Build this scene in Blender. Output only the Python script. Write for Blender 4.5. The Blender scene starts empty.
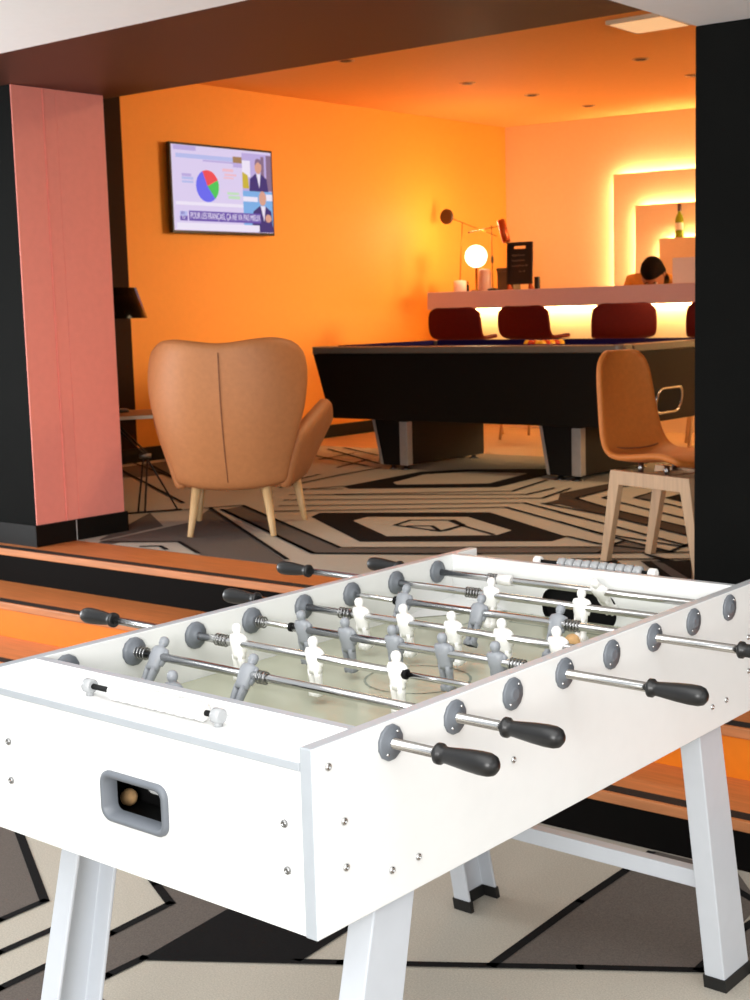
import bpy, bmesh, math, random
from mathutils import Vector, Matrix
random.seed(7)
PI = math.pi
SC = bpy.context.scene
COL = SC.collection
UPZ = 0.431            # height of the raised room's floor

# ------------------------------------------------------------------ materials
def lin(c):
    return tuple((v/255/12.92 if v/255 <= .04045 else ((v/255+.055)/1.055)**2.4) for v in c)

def mat(name, rgb, rough=.5, metal=0., var=.06, scale=30., bump=0., bscale=200., emit=None, estr=0., trans=0., coat=0., stretch=None, spec=.5):
    m = bpy.data.materials.new(name); m.use_nodes = True
    nt = m.node_tree; b = nt.nodes['Principled BSDF']
    r, g, bl = lin(rgb)
    b.inputs['Roughness'].default_value = rough; b.inputs['Metallic'].default_value = metal
    b.inputs['Specular IOR Level'].default_value = spec
    b.inputs['Transmission Weight'].default_value = trans
    b.inputs['Coat Weight'].default_value = coat
    tc = nt.nodes.new('ShaderNodeTexCoord')
    mp = nt.nodes.new('ShaderNodeMapping'); nt.links.new(tc.outputs['Object'], mp.inputs['Vector'])
    if stretch: mp.inputs['Scale'].default_value = stretch
    n = nt.nodes.new('ShaderNodeTexNoise'); n.inputs['Scale'].default_value = scale; n.inputs['Detail'].default_value = 4
    nt.links.new(mp.outputs['Vector'], n.inputs['Vector'])
    cr = nt.nodes.new('ShaderNodeValToRGB'); nt.links.new(n.outputs['Fac'], cr.inputs['Fac'])
    lo, hi = 1-var, 1+var
    cr.color_ramp.elements[0].position = .3; cr.color_ramp.elements[1].position = .7
    cr.color_ramp.elements[0].color = (r*lo, g*lo, bl*lo, 1)
    cr.color_ramp.elements[1].color = (min(1, r*hi), min(1, g*hi), min(1, bl*hi), 1)
    nt.links.new(cr.outputs['Color'], b.inputs['Base Color'])
    if bump > 0:
        n2 = nt.nodes.new('ShaderNodeTexNoise'); n2.inputs['Scale'].default_value = bscale; n2.inputs['Detail'].default_value = 3
        nt.links.new(mp.outputs['Vector'], n2.inputs['Vector'])
        bp = nt.nodes.new('ShaderNodeBump'); bp.inputs['Strength'].default_value = bump; bp.inputs['Distance'].default_value = .002
        nt.links.new(n2.outputs['Fac'], bp.inputs['Height']); nt.links.new(bp.outputs['Normal'], b.inputs['Normal'])
    if emit:
        b.inputs['Emission Color'].default_value = (*lin(emit), 1); b.inputs['Emission Strength'].default_value = estr
    return m

def glow(name, rgb, s): return mat(name, (10, 10, 10), .6, var=0, emit=rgb, estr=s, spec=.1)

M = dict(
    white=mat('white_laminate', (230, 231, 230), .32, var=.01),
    edge=mat('grey_edge_band', (168, 174, 180), .32, var=.03),
    rosette=mat('grey_plastic', (104, 109, 116), .45, var=.03),
    chrome=mat('chrome_rod', (205, 205, 205), .16, 1., var=.02),
    steel=mat('brushed_steel', (150, 150, 150), .3, 1., var=.08, stretch=(1, 1, .1)),
    knob=mat('black_rubber_grip', (22, 22, 23), .38, var=.1, bump=.05),
    rubber=mat('black_rubber', (14, 14, 14), .6, var=.1),
    pgrey=mat('grey_player_plastic', (140, 144, 150), .4, var=.03),
    pwhite=mat('white_player_plastic', (244, 243, 240), .4, var=.01),
    field=mat('pale_green_glass_pitch', (184, 186, 164), .22, var=.05, scale=6, spec=.35),
    fline=mat('pitch_markings', (140, 150, 135), .2, var=.02),
    legm=mat('white_powder_coat', (194, 199, 206), .38, var=.015),
    cork=mat('cork_ball', (222, 176, 122), .75, var=.15, scale=90),
    cavity=mat('black_cavity', (10, 10, 11), .7, var=.1, spec=.2),
    beige=mat('carpet_beige', (186, 180, 168), .95, var=.16, scale=260, bump=.5, bscale=420, spec=.1),
    mid=mat('carpet_mid_grey', (104, 97, 92), .95, var=.18, scale=260, bump=.5, bscale=420, spec=.1),
    dark=mat('carpet_dark_taupe', (74, 62, 54), .95, var=.18, scale=260, bump=.5, bscale=420, spec=.1),
    black=mat('carpet_black', (24, 24, 25), .95, var=.2, scale=260, bump=.5, bscale=420, spec=.1),
    wood=mat('step_timber', (202, 120, 66), .42, var=.14, scale=9, stretch=(.6, 9, 9)),
    woodedge=mat('step_timber_nosing', (190, 122, 76), .45, var=.14, scale=9, stretch=(.6, 9, 9)),
    strip=mat('anti_slip_strip', (20, 12, 10), .8, var=.2, bump=.4),
    riserblack=mat('black_riser', (7, 5, 4), .7, var=.1, spec=.08),
    riserorange=mat('orange_riser', (226, 122, 12), .45, var=.03),
    floorwood=mat('pale_wood_floor', (196, 150, 104), .4, var=.1, scale=6, stretch=(.4, 6, 1)),
    pink=mat('pink_paint', (246, 150, 136), .6, var=.02),
    blackwall=mat('black_paint', (11, 12, 11), .8, var=.1, scale=5, bump=.05, spec=.1),
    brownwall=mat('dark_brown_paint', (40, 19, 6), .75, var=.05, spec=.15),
    soffit=mat('dark_brown_soffit', (66, 30, 14), .5, var=.04),
    orange=mat('orange_paint', (240, 152, 46), .6, var=.015),
    peach=mat('peach_paint', (244, 206, 150), .6, var=.015),
    ceil=mat('warm_ceiling_paint', (248, 184, 100), .7, var=.015),
    whitewall=mat('white_wall_paint', (226, 228, 228), .6, var=.01),
    base=mat('black_skirting', (10, 9, 8), .5, var=.1, spec=.25),
    tan=mat('tan_leatherette', (186, 122, 74), .55, var=.05, scale=40, bump=.15, bscale=300),
    tanseam=mat('tan_stitching', (122, 74, 44), .7, var=.1),
    beech=mat('pale_beech', (214, 176, 126), .45, var=.1, scale=12, stretch=(6, 6, .5)),
    oakgrey=mat('pale_oak', (190, 156, 122), .5, var=.1, scale=12, stretch=(6, 6, .5)),
    orangeshell=mat('orange_tan_upholstery', (196, 112, 44), .6, var=.06, scale=50, bump=.15, bscale=300),
    redshell=mat('dark_red_upholstery', (88, 15, 8), .7, var=.08, scale=50, spec=.15),
    poolblack=mat('pool_black_laminate', (17, 14, 12), .5, var=.08, spec=.25),
    ceilfront=mat('grey_white_ceiling_paint', (240, 242, 243), .7, var=.01),
    pegclear=mat('clear_grey_plastic', (166, 168, 170), .2, var=.02),
    silver=mat('silver_strip', (176, 172, 168), .45, .5, var=.06),
    poolrail=mat('pool_grey_rail', (104, 94, 84), .3, var=.06),
    cloth=mat('dark_blue_cloth', (24, 15, 66), .9, var=.08, scale=200, spec=.1),
    barwhite=mat('white_bar_laminate', (214, 190, 198), .4, var=.01),
    barpanel=mat('cream_bar_panel', (244, 224, 190), .5, var=.01),
    led=glow('warm_led_strip', (255, 214, 140), 36.),
    ledn=glow('warm_led_niche', (255, 232, 188), 52.),
    globe=glow('lit_opal_globe', (255, 240, 205), 4.),
    blackmetal=mat('black_metal', (16, 15, 15), .35, .3, var=.05),
    blackgloss=mat('black_glossy_shade', (7, 7, 8), .12, var=.05, spec=.12),
    brass=mat('brass', (150, 100, 40), .3, 1., var=.05),
    copper=mat('copper_shade', (168, 70, 24), .35, .6, var=.05),
    browndisc=mat('dark_bronze_disc', (70, 38, 14), .45, .3, var=.05),
    whitegloss=mat('white_ceramic', (232, 206, 190), .25, var=.02),
    greybox=mat('dark_grey_box', (84, 64, 40), .5, var=.05),
    chalk=mat('chalkboard', (20, 17, 15), .8, var=.1),
    chalkline=mat('chalk_writing', (150, 138, 120), .9, var=.05),
    blackframe=mat('black_wood_frame', (18, 10, 8), .5, var=.1),
    paper=mat('white_paper', (246, 236, 228), .7, var=.01),
    bottle=mat('green_bottle_glass', (150, 166, 30), .08, var=.05, trans=.2),
    blabel=mat('cream_bottle_label', (236, 220, 180), .6, var=.02),
    bcap=mat('dark_red_capsule', (60, 14, 8), .4, var=.05),
    skin=mat('skin', (150, 92, 60), .5, var=.05),
    hair=mat('black_hair', (14, 9, 7), .9, var=.2, scale=80, spec=.1, bump=.6, bscale=120),
    mustard=mat('mustard_top', (206, 132, 44), .8, var=.08, scale=60),
    trouser=mat('dark_trousers', (26, 26, 32), .8, var=.08),
    tvbody=mat('tv_black_plastic', (10, 9, 9), .3, var=.05),
    sbg=glow('tv_lavender_white', (226, 212, 246), .92), sbg2=glow('tv_white', (240, 232, 250), .95),
    sblue=glow('tv_blue', (112, 112, 246), .9), sred=glow('tv_red', (250, 84, 92), .9), sgreen=glow('tv_green', (84, 206, 96), .9),
    spurple=glow('tv_purple', (120, 92, 190), .8), slav=glow('tv_pale_lavender', (196, 178, 232), .9), stan=glow('tv_tan', (178, 140, 100), .8),
    ssky=glow('tv_sky_blue', (130, 182, 238), .9), ssuit=glow('tv_suit', (74, 58, 128), .8), sskin=glow('tv_skin', (232, 172, 150), .85),
    spink=glow('tv_pale_pink', (246, 196, 210), .9), spgreen=glow('tv_pale_green', (200, 232, 196), .9), spblue=glow('tv_pale_blue', (190, 196, 244), .9), syel=glow('tv_yellow', (222, 196, 70), .8),
    sgrey=glow('tv_grey', (150, 120, 150), .8),
    ballred=mat('red_pool_ball', (196, 52, 20), .08, var=.02), bally=mat('yellow_pool_ball', (236, 168, 40), .08, var=.02), ballk=mat('black_pool_ball', (14, 14, 14), .08, var=.02),
    panel=glow('ceiling_panel_diffuser', (255, 196, 140), .9),
    tabletan=mat('tan_table_top', (176, 116, 66), .5, var=.06), tablewhite=mat('white_table_edge', (214, 206, 196), .5, var=.02),
    glass=mat('frosted_glass_jar', (236, 190, 170), .3, var=.02, trans=.35),
    lampdark=mat('downlight_recess', (46, 26, 14), .5, var=.05), lampring=mat('downlight_ring', (196, 150, 100), .35, .4, var=.02),
)

# ------------------------------------------------------------------ mesh helper
class G:
    def __init__(s): s.bm = bmesh.new(); s.mats = []
    def mi(s, m):
        m = M[m] if isinstance(m, str) else m
        if m not in s.mats: s.mats.append(m)
        return s.mats.index(m)
    def face(s, vs, m, smooth=False):
        try: f = s.bm.faces.new(vs)
        except ValueError: return None
        f.material_index = s.mi(m); f.smooth = smooth; return f
    def poly(s, pts, m): return s.face([s.bm.verts.new(p) for p in pts], m)
    def hexa(s, p, m, mats=None):
        """eight corners: bottom ring 0-3 (ccw from above), top ring 4-7; mats = dict for bottom, top, s0..s3"""
        v = [s.bm.verts.new(q) for q in p]; mats = mats or {}
        for k, ix in (('bottom', (3, 2, 1, 0)), ('top', (4, 5, 6, 7)), ('s0', (0, 1, 5, 4)), ('s1', (1, 2, 6, 5)), ('s2', (2, 3, 7, 6)), ('s3', (3, 0, 4, 7))):
            s.face([v[i] for i in ix], mats.get(k, m))
    def box(s, lo, hi, m, mats=None, rz=0., c=None):
        x0, y0, z0 = lo; x1, y1, z1 = hi
        pts = [(x0, y0, z0), (x1, y0, z0), (x1, y1, z0), (x0, y1, z0), (x0, y0, z1), (x1, y0, z1), (x1, y1, z1), (x0, y1, z1)]
        if rz:
            c = c or ((x0+x1)/2, (y0+y1)/2); cs, sn = math.cos(rz), math.sin(rz)
            pts = [(c[0]+(x-c[0])*cs-(y-c[1])*sn, c[1]+(x-c[0])*sn+(y-c[1])*cs, z) for x, y, z in pts]
        s.hexa(pts, m, mats)
    def ring(s, c, ax, r, n, e1=None, r2=None):
        ax = Vector(ax).normalized()
        e1 = Vector(e1) if e1 else ax.orthogonal(); e1 = (e1-ax*e1.dot(ax)).normalized(); e2 = ax.cross(e1); r2 = r if r2 is None else r2
        return [s.bm.verts.new(Vector(c)+e1*(r*math.cos(2*PI*i/n))+e2*(r2*math.sin(2*PI*i/n))) for i in range(n)]
    def skin(s, rings, m, caps=True, smooth=True):
        for a, b in zip(rings, rings[1:]):
            n = len(a)
            for i in range(n): s.face([a[i], a[(i+1) % n], b[(i+1) % n], b[i]], m, smooth)
        if caps:
            s.face(rings[0][::-1], m); s.face(rings[-1], m)
    def tube(s, p0, p1, r0, m, r1=None, n=12, smooth=True):
        p0, p1 = Vector(p0), Vector(p1); ax = p1-p0; r1 = r0 if r1 is None else r1; e = ax.orthogonal()
        s.skin([s.ring(p0, ax, r0, n, e), s.ring(p1, ax, r1, n, e)], m, True, smooth)
    def path(s, pts, r, m, n=8):
        pts = [Vector(p) for p in pts]; rings = []; e = None
        for i, p in enumerate(pts):
            t = (pts[min(i+1, len(pts)-1)]-pts[max(i-1, 0)]).normalized()
            e = t.orthogonal() if e is None else (e-t*e.dot(t)).normalized()
            rings.append(s.ring(p, t, r, n, e))
        s.skin(rings, m)
    def lathe(s, base, ax, prof, m, n=16, mats=None):
        """prof: list of (distance along ax, radius)"""
        ax = Vector(ax).normalized(); e = ax.orthogonal(); base = Vector(base)
        rings = [s.ring(base+ax*d, ax, max(r, .0004), n, e) for d, r in prof]
        for k, (a, b) in enumerate(zip(rings, rings[1:])):
            for i in range(n): s.face([a[i], a[(i+1) % n], b[(i+1) % n], b[i]], mats[k] if mats else m, True)
        s.face(rings[0][::-1], mats[0] if mats else m); s.face(rings[-1], mats[-1] if mats else m)
    def ball(s, c, r, m, n=16, sc=(1, 1, 1)):
        h = n//2; rings = []
        for j in range(1, h):
            a = PI*j/h
            rings.append([s.bm.verts.new((c[0]+r*sc[0]*math.sin(a)*math.cos(2*PI*i/n), c[1]+r*sc[1]*math.sin(a)*math.sin(2*PI*i/n), c[2]-r*sc[2]*math.cos(a))) for i in range(n)])
        lo, hi = s.bm.verts.new((c[0], c[1], c[2]-r*sc[2])), s.bm.verts.new((c[0], c[1], c[2]+r*sc[2]))
        s.skin(rings, m, False)
        for i in range(n):
            s.face([lo, rings[0][(i+1) % n], rings[0][i]], m, True); s.face([hi, rings[-1][i], rings[-1][(i+1) % n]], m, True)
    def torus(s, c, ax, R, r, m, n=16, k=6):
        ax = Vector(ax).normalized(); e1 = ax.orthogonal().normalized(); e2 = ax.cross(e1); c = Vector(c); rr = []
        for i in range(n):
            d = e1*math.cos(2*PI*i/n)+e2*math.sin(2*PI*i/n)
            rr.append([s.bm.verts.new(c+d*(R+r*math.cos(2*PI*j/k))+ax*(r*math.sin(2*PI*j/k))) for j in range(k)])
        for i in range(n):
            for j in range(k): s.face([rr[i][j], rr[(i+1) % n][j], rr[(i+1) % n][(j+1) % k], rr[i][(j+1) % k]], m, True)
    def grid(s, rows, m):
        V = [[s.bm.verts.new(p) for p in r] for r in rows]
        for a, b in zip(V, V[1:]):
            for i in range(len(a)-1): s.face([a[i], a[i+1], b[i+1], b[i]], m, True)
        return V
    def prism(s, pts, z0, z1, m, top=None):
        a = [s.bm.verts.new((x, y, z0)) for x, y in pts]; b = [s.bm.verts.new((x, y, z1)) for x, y in pts]; n = len(pts)
        s.face(a[::-1], m); s.face(b, top or m)
        for i in range(n): s.face([a[i], a[(i+1) % n], b[(i+1) % n], b[i]], m)
    def extrude(s, ring3, d, m, side=None, smooth_side=False):
        """closed 3-D outline pushed along d"""
        d = Vector(d); a = [s.bm.verts.new(p) for p in ring3]; b = [s.bm.verts.new(Vector(p)+d) for p in ring3]; n = len(a)
        s.face(a[::-1], m); s.face(b, m)
        for i in range(n): s.face([a[i], a[(i+1) % n], b[(i+1) % n], b[i]], side or m, smooth_side)
    def plate_hole(s, rect, hole, o, ex, ey, ez, t, m, edge=None, inner=None):
        """rectangular plate (x0,y0,x1,y1 in ex/ey) with a hole (list of 2-D points, ccw), thickness t along ez"""
        o, ex, ey, ez = Vector(o), Vector(ex), Vector(ey), Vector(ez)
        n = len(hole); x0, y0, x1, y1 = rect; cx = sum(p[0] for p in hole)/n; cy = sum(p[1] for p in hole)/n
        def out(p):
            dx, dy = p[0]-cx, p[1]-cy; k = 1e9
            if dx > 1e-9: k = min(k, (x1-cx)/dx)
            if dx < -1e-9: k = min(k, (x0-cx)/dx)
            if dy > 1e-9: k = min(k, (y1-cy)/dy)
            if dy < -1e-9: k = min(k, (y0-cy)/dy)
            return (cx+dx*k, cy+dy*k)
        H = list(hole); seq = []
        for i in range(n):
            seq.append((H[i], out(H[i])))
            a, b = out(H[i]), out(H[(i+1) % n])
            for c in ((x0, y0), (x1, y0), (x1, y1), (x0, y1)):
                aa = math.atan2(a[1]-cy, a[0]-cx); ab = math.atan2(b[1]-cy, b[0]-cx); ac = math.atan2(c[1]-cy, c[0]-cx)
                dab = (ab-aa) % (2*PI); dac = (ac-aa) % (2*PI)
                if 1e-6 < dac < dab-1e-6 and dab < PI: seq.append((None, c))
        P = lambda q, z: s.bm.verts.new(o+ex*q[0]+ey*q[1]+ez*z)
        for z, flip in ((0, True), (t, False)):
            hv = [P(q, z) if q else None for q, _ in seq]; ov = [P(q, z) for _, q in seq]; last = None; k = len(seq)
            for i in range(k):
                if hv[i] is None: hv[i] = hv[i-1] if i else None
            for i in range(k):
                j = (i+1) % k; f = [ov[i], ov[j]]+([hv[j], hv[i]] if hv[j] is not hv[i] else [hv[i]])
                s.face(f[::-1] if flip else f, m)
        for ring, mm in (([q for q, _ in seq if q], inner or m), ([q for _, q in seq], edge or m)):
            a = [P(q, 0) for q in ring]; b = [P(q, t) for q in ring]
            for i in range(len(ring)): s.face([a[i], a[(i+1) % len(ring)], b[(i+1) % len(ring)], b[i]], mm)
    def done(s, name, parent=None, off=None, bevel=0., sub=0, solid=0., seg=2, smooth=None, local=False, kind=None, loc=None):
        """world-space geometry becomes an object; its origin goes to off (or the parent's origin)"""
        bmesh.ops.recalc_face_normals(s.bm, faces=s.bm.faces)
        me = bpy.data.meshes.new(name); org = Vector((0, 0, 0))
        if not local:
            if off is not None: org = Vector(off)
            elif parent is not None: org = wpos(parent)
            bmesh.ops.translate(s.bm, verts=s.bm.verts, vec=-org)
        s.bm.to_mesh(me); s.bm.free()
        for m in s.mats: me.materials.append(m)
        o = bpy.data.objects.new(name, me); COL.objects.link(o)
        if parent is not None: o.parent = parent
        if local: o.location = loc or (0, 0, 0)
        else: o.location = org-(wpos(parent) if parent is not None else Vector((0, 0, 0)))
        if solid:
            md = o.modifiers.new('Solidify', 'SOLIDIFY'); md.thickness = solid; md.offset = 0
        if bevel:
            md = o.modifiers.new('Bevel', 'BEVEL'); md.width = bevel; md.segments = seg; md.limit_method = 'ANGLE'; md.angle_limit = .6
        if sub:
            md = o.modifiers.new('Subdivision', 'SUBSURF'); md.levels = sub; md.render_levels = sub
        if smooth is True:
            for p in me.polygons: p.use_smooth = True
        if kind: o['kind'] = kind
        return o

def wpos(o):
    v = Vector((0, 0, 0))
    while o is not None: v = v+o.location; o = o.parent
    return v

def tag(o, label, cat, group=None):
    o['label'] = label; o['category'] = cat
    if group: o['group'] = group
    return o
def thing(name, loc, label, cat, group=None, rz=0.):
    o = bpy.data.objects.new(name, None); COL.objects.link(o); o.location = loc; o.rotation_euler = (0, 0, rz); o.empty_display_size = .05
    return tag(o, label, cat, group)
def copy_tree(o, parent=None):
    c = o.copy(); COL.objects.link(c); c.parent = parent
    for ch in list(o.children): copy_tree(ch, c)
    return c
def rrect(w, h, r, n=5, cx=0., cy=0.):
    out = []
    for sx, sy, a0 in ((1, -1, -PI/2), (1, 1, 0), (-1, 1, PI/2), (-1, -1, PI)):
        for i in range(n+1):
            a = a0+PI/2*i/n; out.append((cx+sx*(w/2-r)+r*math.cos(a), cy+sy*(h/2-r)+r*math.sin(a)))
    return out
def sgn(v): return (v > 0)-(v < 0)

# camera
CAM_C = (1.22363, -1.30668, 1.44293)
CAM_R = [(0.766872, 0.641204, -0.027663), (0.06516, -0.120666, -0.990552), (-0.638484, 0.757824, -0.134316)]
CAM_F = 1399.54

# carpet motif, traced on the floor (metres)
CARPET_UP=[('mid', [(-3.806, 2.708), (-3.883, 3.354), (-4.159, 3.729), (-2.699, 2.777), (-2.597, 2.163), (-3.287, 2.084)]), ('beige', [(-3.665, 2.564), (-3.702, 2.737), (-3.472, 2.883), (-3.138, 2.704), (-2.913, 2.439)]), ('mid', [(-4.057, 3.716), (-2.734, 2.974), (-1.717, 3.597), (-1.483, 3.778), (-1.617, 3.839), (-1.774, 3.901), (-1.791, 3.721), (-2.727, 3.139), (-4.065, 3.88)]), ('black', [(-3.469, 3.764), (-3.522, 3.89), (-2.776, 4.325), (-2.05, 3.883), (-2.042, 3.749), (-2.761, 3.312)]), ('beige', [(-3.195, 3.768), (-3.214, 3.896), (-2.779, 4.144), (-2.361, 3.906), (-2.342, 3.761), (-2.753, 3.489)]), ('black', [(-4.125, 4.753), (-4.022, 4.691), (-3.304, 5.146), (-3.364, 5.771), (-3.535, 6.035), (-3.978, 5.786), (-4.171, 5.541), (-4.144, 5.154)]), ('beige', [(-3.976, 5.034), (-4.059, 5.439), (-3.887, 5.682), (-3.517, 5.768), (-3.444, 5.261), (-3.892, 4.967)]), ('dark', [(-2.717, 4.707), (-2.721, 4.864), (-2.852, 5.087), (-2.83, 5.644), (-2.744, 5.641), (-2.667, 4.95), (-2.313, 4.701), (-1.688, 4.347), (-1.582, 4.142), (-1.895, 4.322), (-2.231, 4.51), (-2.619, 4.722)]), ('mid', [(-2.41, 5.113), (-2.422, 5.315), (-2.266, 5.031)]), ('black', [(-2.275, 5.186), (-2.276, 5.478), (-2.043, 5.036)]), ('mid', [(-3.822, 2.72), (-3.845, 2.739), (-4.305, 3.441), (-3.892, 3.166)]), ('black', [(-1.555, 3.151), (-1.604, 3.415), (-1.575, 3.489), (-1.515, 3.429), (-1.444, 3.22)]), ('black', [(-1.484, 3.52), (-1.354, 3.598), (-1.215, 3.431), (-1.148, 3.3), (-1.231, 3.249)]), ('mid', [(-1.463, 3.556), (-1.375, 3.515), (-1.157, 3.295), (-1.152, 3.215), (-1.301, 3.378)]), ('black', [(-1.581, 3.692), (-1.366, 3.591), (-1.324, 3.64), (-1.148, 3.3), (-1.236, 3.418)])]
LINES_UP=[[(-4.057, 3.716), (-2.732, 2.975), (-2.12, 3.325)], [(-4.057, 3.716), (-2.734, 2.974), (-2.329, 3.197), (-1.714, 3.591), (-1.407, 3.796)], [(-4.065, 3.88), (-2.727, 3.139), (-1.789, 3.717)], [(-4.159, 3.729), (-2.731, 2.811)], [(-2.92, 3.75), (-2.952, 3.913), (-2.772, 4.015), (-2.634, 3.913), (-2.622, 3.712), (-2.92, 3.75)], [(-2.849, 3.762), (-2.75, 3.819), (-2.622, 3.712)], [(-2.766, 3.986), (-2.631, 3.896), (-2.356, 3.757)], [(-2.631, 3.896), (-2.617, 3.738), (-2.668, 3.708)], [(-4.261, 4.535), (-4.041, 4.651)], [(-4.139, 4.322), (-2.98, 4.954), (-2.994, 5.249)], [(-4.011, 4.147), (-2.898, 4.827), (-2.824, 4.871), (-2.906, 5.276)], [(-3.873, 3.964), (-2.808, 4.677), (-2.129, 4.294)], [(-3.754, 3.802), (-2.8, 4.499), (-1.97, 4.028), (-1.496, 3.899), (-1.507, 3.99)], [(-2.05, 3.883), (-1.83, 3.785), (-1.471, 3.758)], [(-3.919, 4.454), (-3.127, 5.035), (-3.23, 5.538)], [(-2.462, 4.473), (-2.091, 4.274), (-1.774, 4.088), (-1.462, 3.909)], [(-2.301, 4.22), (-1.982, 4.026), (-1.651, 3.851), (-1.484, 3.766), (-1.502, 3.912)], [(-2.667, 4.95), (-2.313, 4.701), (-1.688, 4.347)], [(-2.667, 4.95), (-2.705, 5.429), (-2.622, 5.657)], [(-2.717, 4.707), (-2.231, 4.51), (-1.895, 4.322), (-1.582, 4.142)], [(-2.554, 5.036), (-2.551, 5.204)], [(-2.554, 5.036), (-2.423, 4.946), (-2.13, 4.766), (-1.802, 4.569)], [(-2.41, 5.113), (-2.176, 5.002), (-1.954, 4.863)], [(-2.41, 5.113), (-2.455, 5.605)], [(-1.718, 3.601), (-1.775, 3.832), (-1.775, 3.904)], [(-1.774, 3.392), (-1.333, 3.659)], [(-6.078, 4.721), (-4.437, 3.793)], [(-6.688, 5.23), (-5.101, 4.426)], [(-6.127, 5.027), (-4.802, 4.231)], [(-6.27, 5.306), (-5.152, 4.584)], [(-3.784, 2.689), (-3.472, 2.883), (-3.138, 2.704)], [(-3.554, 2.68), (-3.455, 2.759), (-3.303, 2.682)], [(-4.273, 3.527), (-4.08, 3.872)], [(-5.46, 5.976), (-4.668, 5.625)], [(-5.693, 6.378), (-4.706, 5.779)], [(-5.243, 5.793), (-5.314, 6.242)], [(-4.803, 5.475), (-4.934, 5.939)], [(-5.647, 6.506), (-5.035, 6.174)], [(-4.419, 4.534), (-4.516, 5.212), (-4.538, 5.604)], [(-4.552, 4.673), (-4.655, 5.142)], [(-4.249, 4.488), (-4.126, 4.754)]]
CARPET_LOW=[('mid', [(-2.374, 1.02), (-2.151, 1.029), (-2.027, 0.943), (-1.581, 0.696), (-1.577, 0.561), (-1.568, 0.454)]), ('mid', [(-1.279, 0.26), (-1.281, 0.352), (-1.287, 0.495), (-1.043, 0.457), (-0.992, 0.321), (-1.17, 0.187)]), ('mid', [(-1.432, 0.932), (-1.313, 0.875), (-1.299, 0.677), (-1.288, 0.539), (-1.158, 0.451), (-1.138, 0.534), (-1.141, 0.64), (-1.175, 0.934), (-1.193, 1.068), (-1.461, 1.113)]), ('black', [(-1.175, 0.934), (-1.141, 0.638), (-0.851, 0.843), (-0.874, 0.93), (-0.867, 1.034), (-0.886, 1.123), (-1.153, 1.174)]), ('mid', [(-0.486, 1.079), (-0.514, 1.72), (-0.527, 2.148), (-0.152, 1.721), (-0.113, 1.328)]), ('mid', [(-0.127, 1.57), (-0.114, 1.749), (0.003, 1.539), (-0.037, 1.419)])]
LINES_LOW=[[(-2.247, 1.059), (-2.027, 0.943), (-1.581, 0.696), (-1.577, 0.561), (-1.568, 0.454)], [(-1.424, 0.357), (-1.429, 0.456), (-1.431, 0.611), (-1.433, 0.659)], [(-1.279, 0.26), (-1.281, 0.352), (-1.287, 0.495)], [(-1.56, 0.994), (-1.432, 0.932), (-1.313, 0.875), (-1.299, 0.677), (-1.288, 0.539)], [(-1.135, 0.401), (-1.138, 0.534), (-1.139, 0.638), (-0.765, 0.888), (-0.646, 0.968), (-0.326, 1.186), (-0.107, 1.332), (0.064, 1.449)], [(-0.852, 0.843), (-0.869, 1.034), (-0.884, 1.249)], [(-0.486, 1.079), (-0.508, 1.481), (-0.514, 1.72), (-0.534, 2.162)], [(-0.31, 1.829), (-0.232, 1.764), (-0.18, 1.736)], [(-0.114, 1.33), (-0.127, 1.57), (-0.107, 1.79)]]

# ================================================================== THE SETTING
TH = 0.0315                                    # the steps run at this angle to the games table
U = Vector((math.cos(TH), math.sin(TH), 0)); N = Vector((-math.sin(TH), math.cos(TH), 0))
def un(a, b, z): v = U*a+N*b; return (v.x, v.y, z)
def unbox(g, a0, a1, b0, b1, z0, z1, m, mats=None):
    g.hexa([un(a0, b0, z0), un(a1, b0, z0), un(a1, b1, z0), un(a0, b1, z0), un(a0, b0, z1), un(a1, b0, z1), un(a1, b1, z1), un(a0, b1, z1)], m, mats)

def stroke(g, pts, w, z, m):
    for (x0, y0), (x1, y1) in zip(pts, pts[1:]):
        d = Vector((x1-x0, y1-y0, 0))
        if d.length < 1e-4: continue
        d.normalize(); n = Vector((-d.y, d.x, 0))*w/2; e = d*w*.35; a = Vector((x0, y0, z))-e; b = Vector((x1, y1, z))+e
        g.poly([a-n, b-n, b+n, a+n], m)

def clip(pts, lim, keep_above):
    """keep the side of the line N.p = lim"""
    f = lambda p: (N.x*p[0]+N.y*p[1]-lim)*(1 if keep_above else -1); out = []
    for a, b in zip(pts, pts[1:]+pts[:1]):
        if f(a) >= 0: out.append(a)
        if f(a)*f(b) < 0: t = f(a)/(f(a)-f(b)); out.append((a[0]+(b[0]-a[0])*t, a[1]+(b[1]-a[1])*t))
    return out
def clipseg(pts, lim, keep_above):
    f = lambda p: (N.x*p[0]+N.y*p[1]-lim)*(1 if keep_above else -1); segs = []
    for a, b in zip(pts, pts[1:]):
        if f(a) < 0 and f(b) < 0: continue
        if f(a)*f(b) < 0:
            t = f(a)/(f(a)-f(b)); c = (a[0]+(b[0]-a[0])*t, a[1]+(b[1]-a[1])*t)
            a, b = (a, c) if f(a) >= 0 else (c, b)
        segs.append([a, b])
    return segs
# lower carpet
g = G(); g.poly([(-5.5, -5, 0), (4.5, -5, 0), (4.5, 2.2, 0), (-5.5, 2.2, 0)], 'beige')
for k, (m, pts) in enumerate(CARPET_LOW): g.poly([(x, y, .0008+.0002*k) for x, y in clip(pts, 1.885, False)], m)
for pts in LINES_LOW:
    for sg in clipseg(pts, 1.87, False): stroke(g, sg, .024, .0026, 'black')
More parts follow.
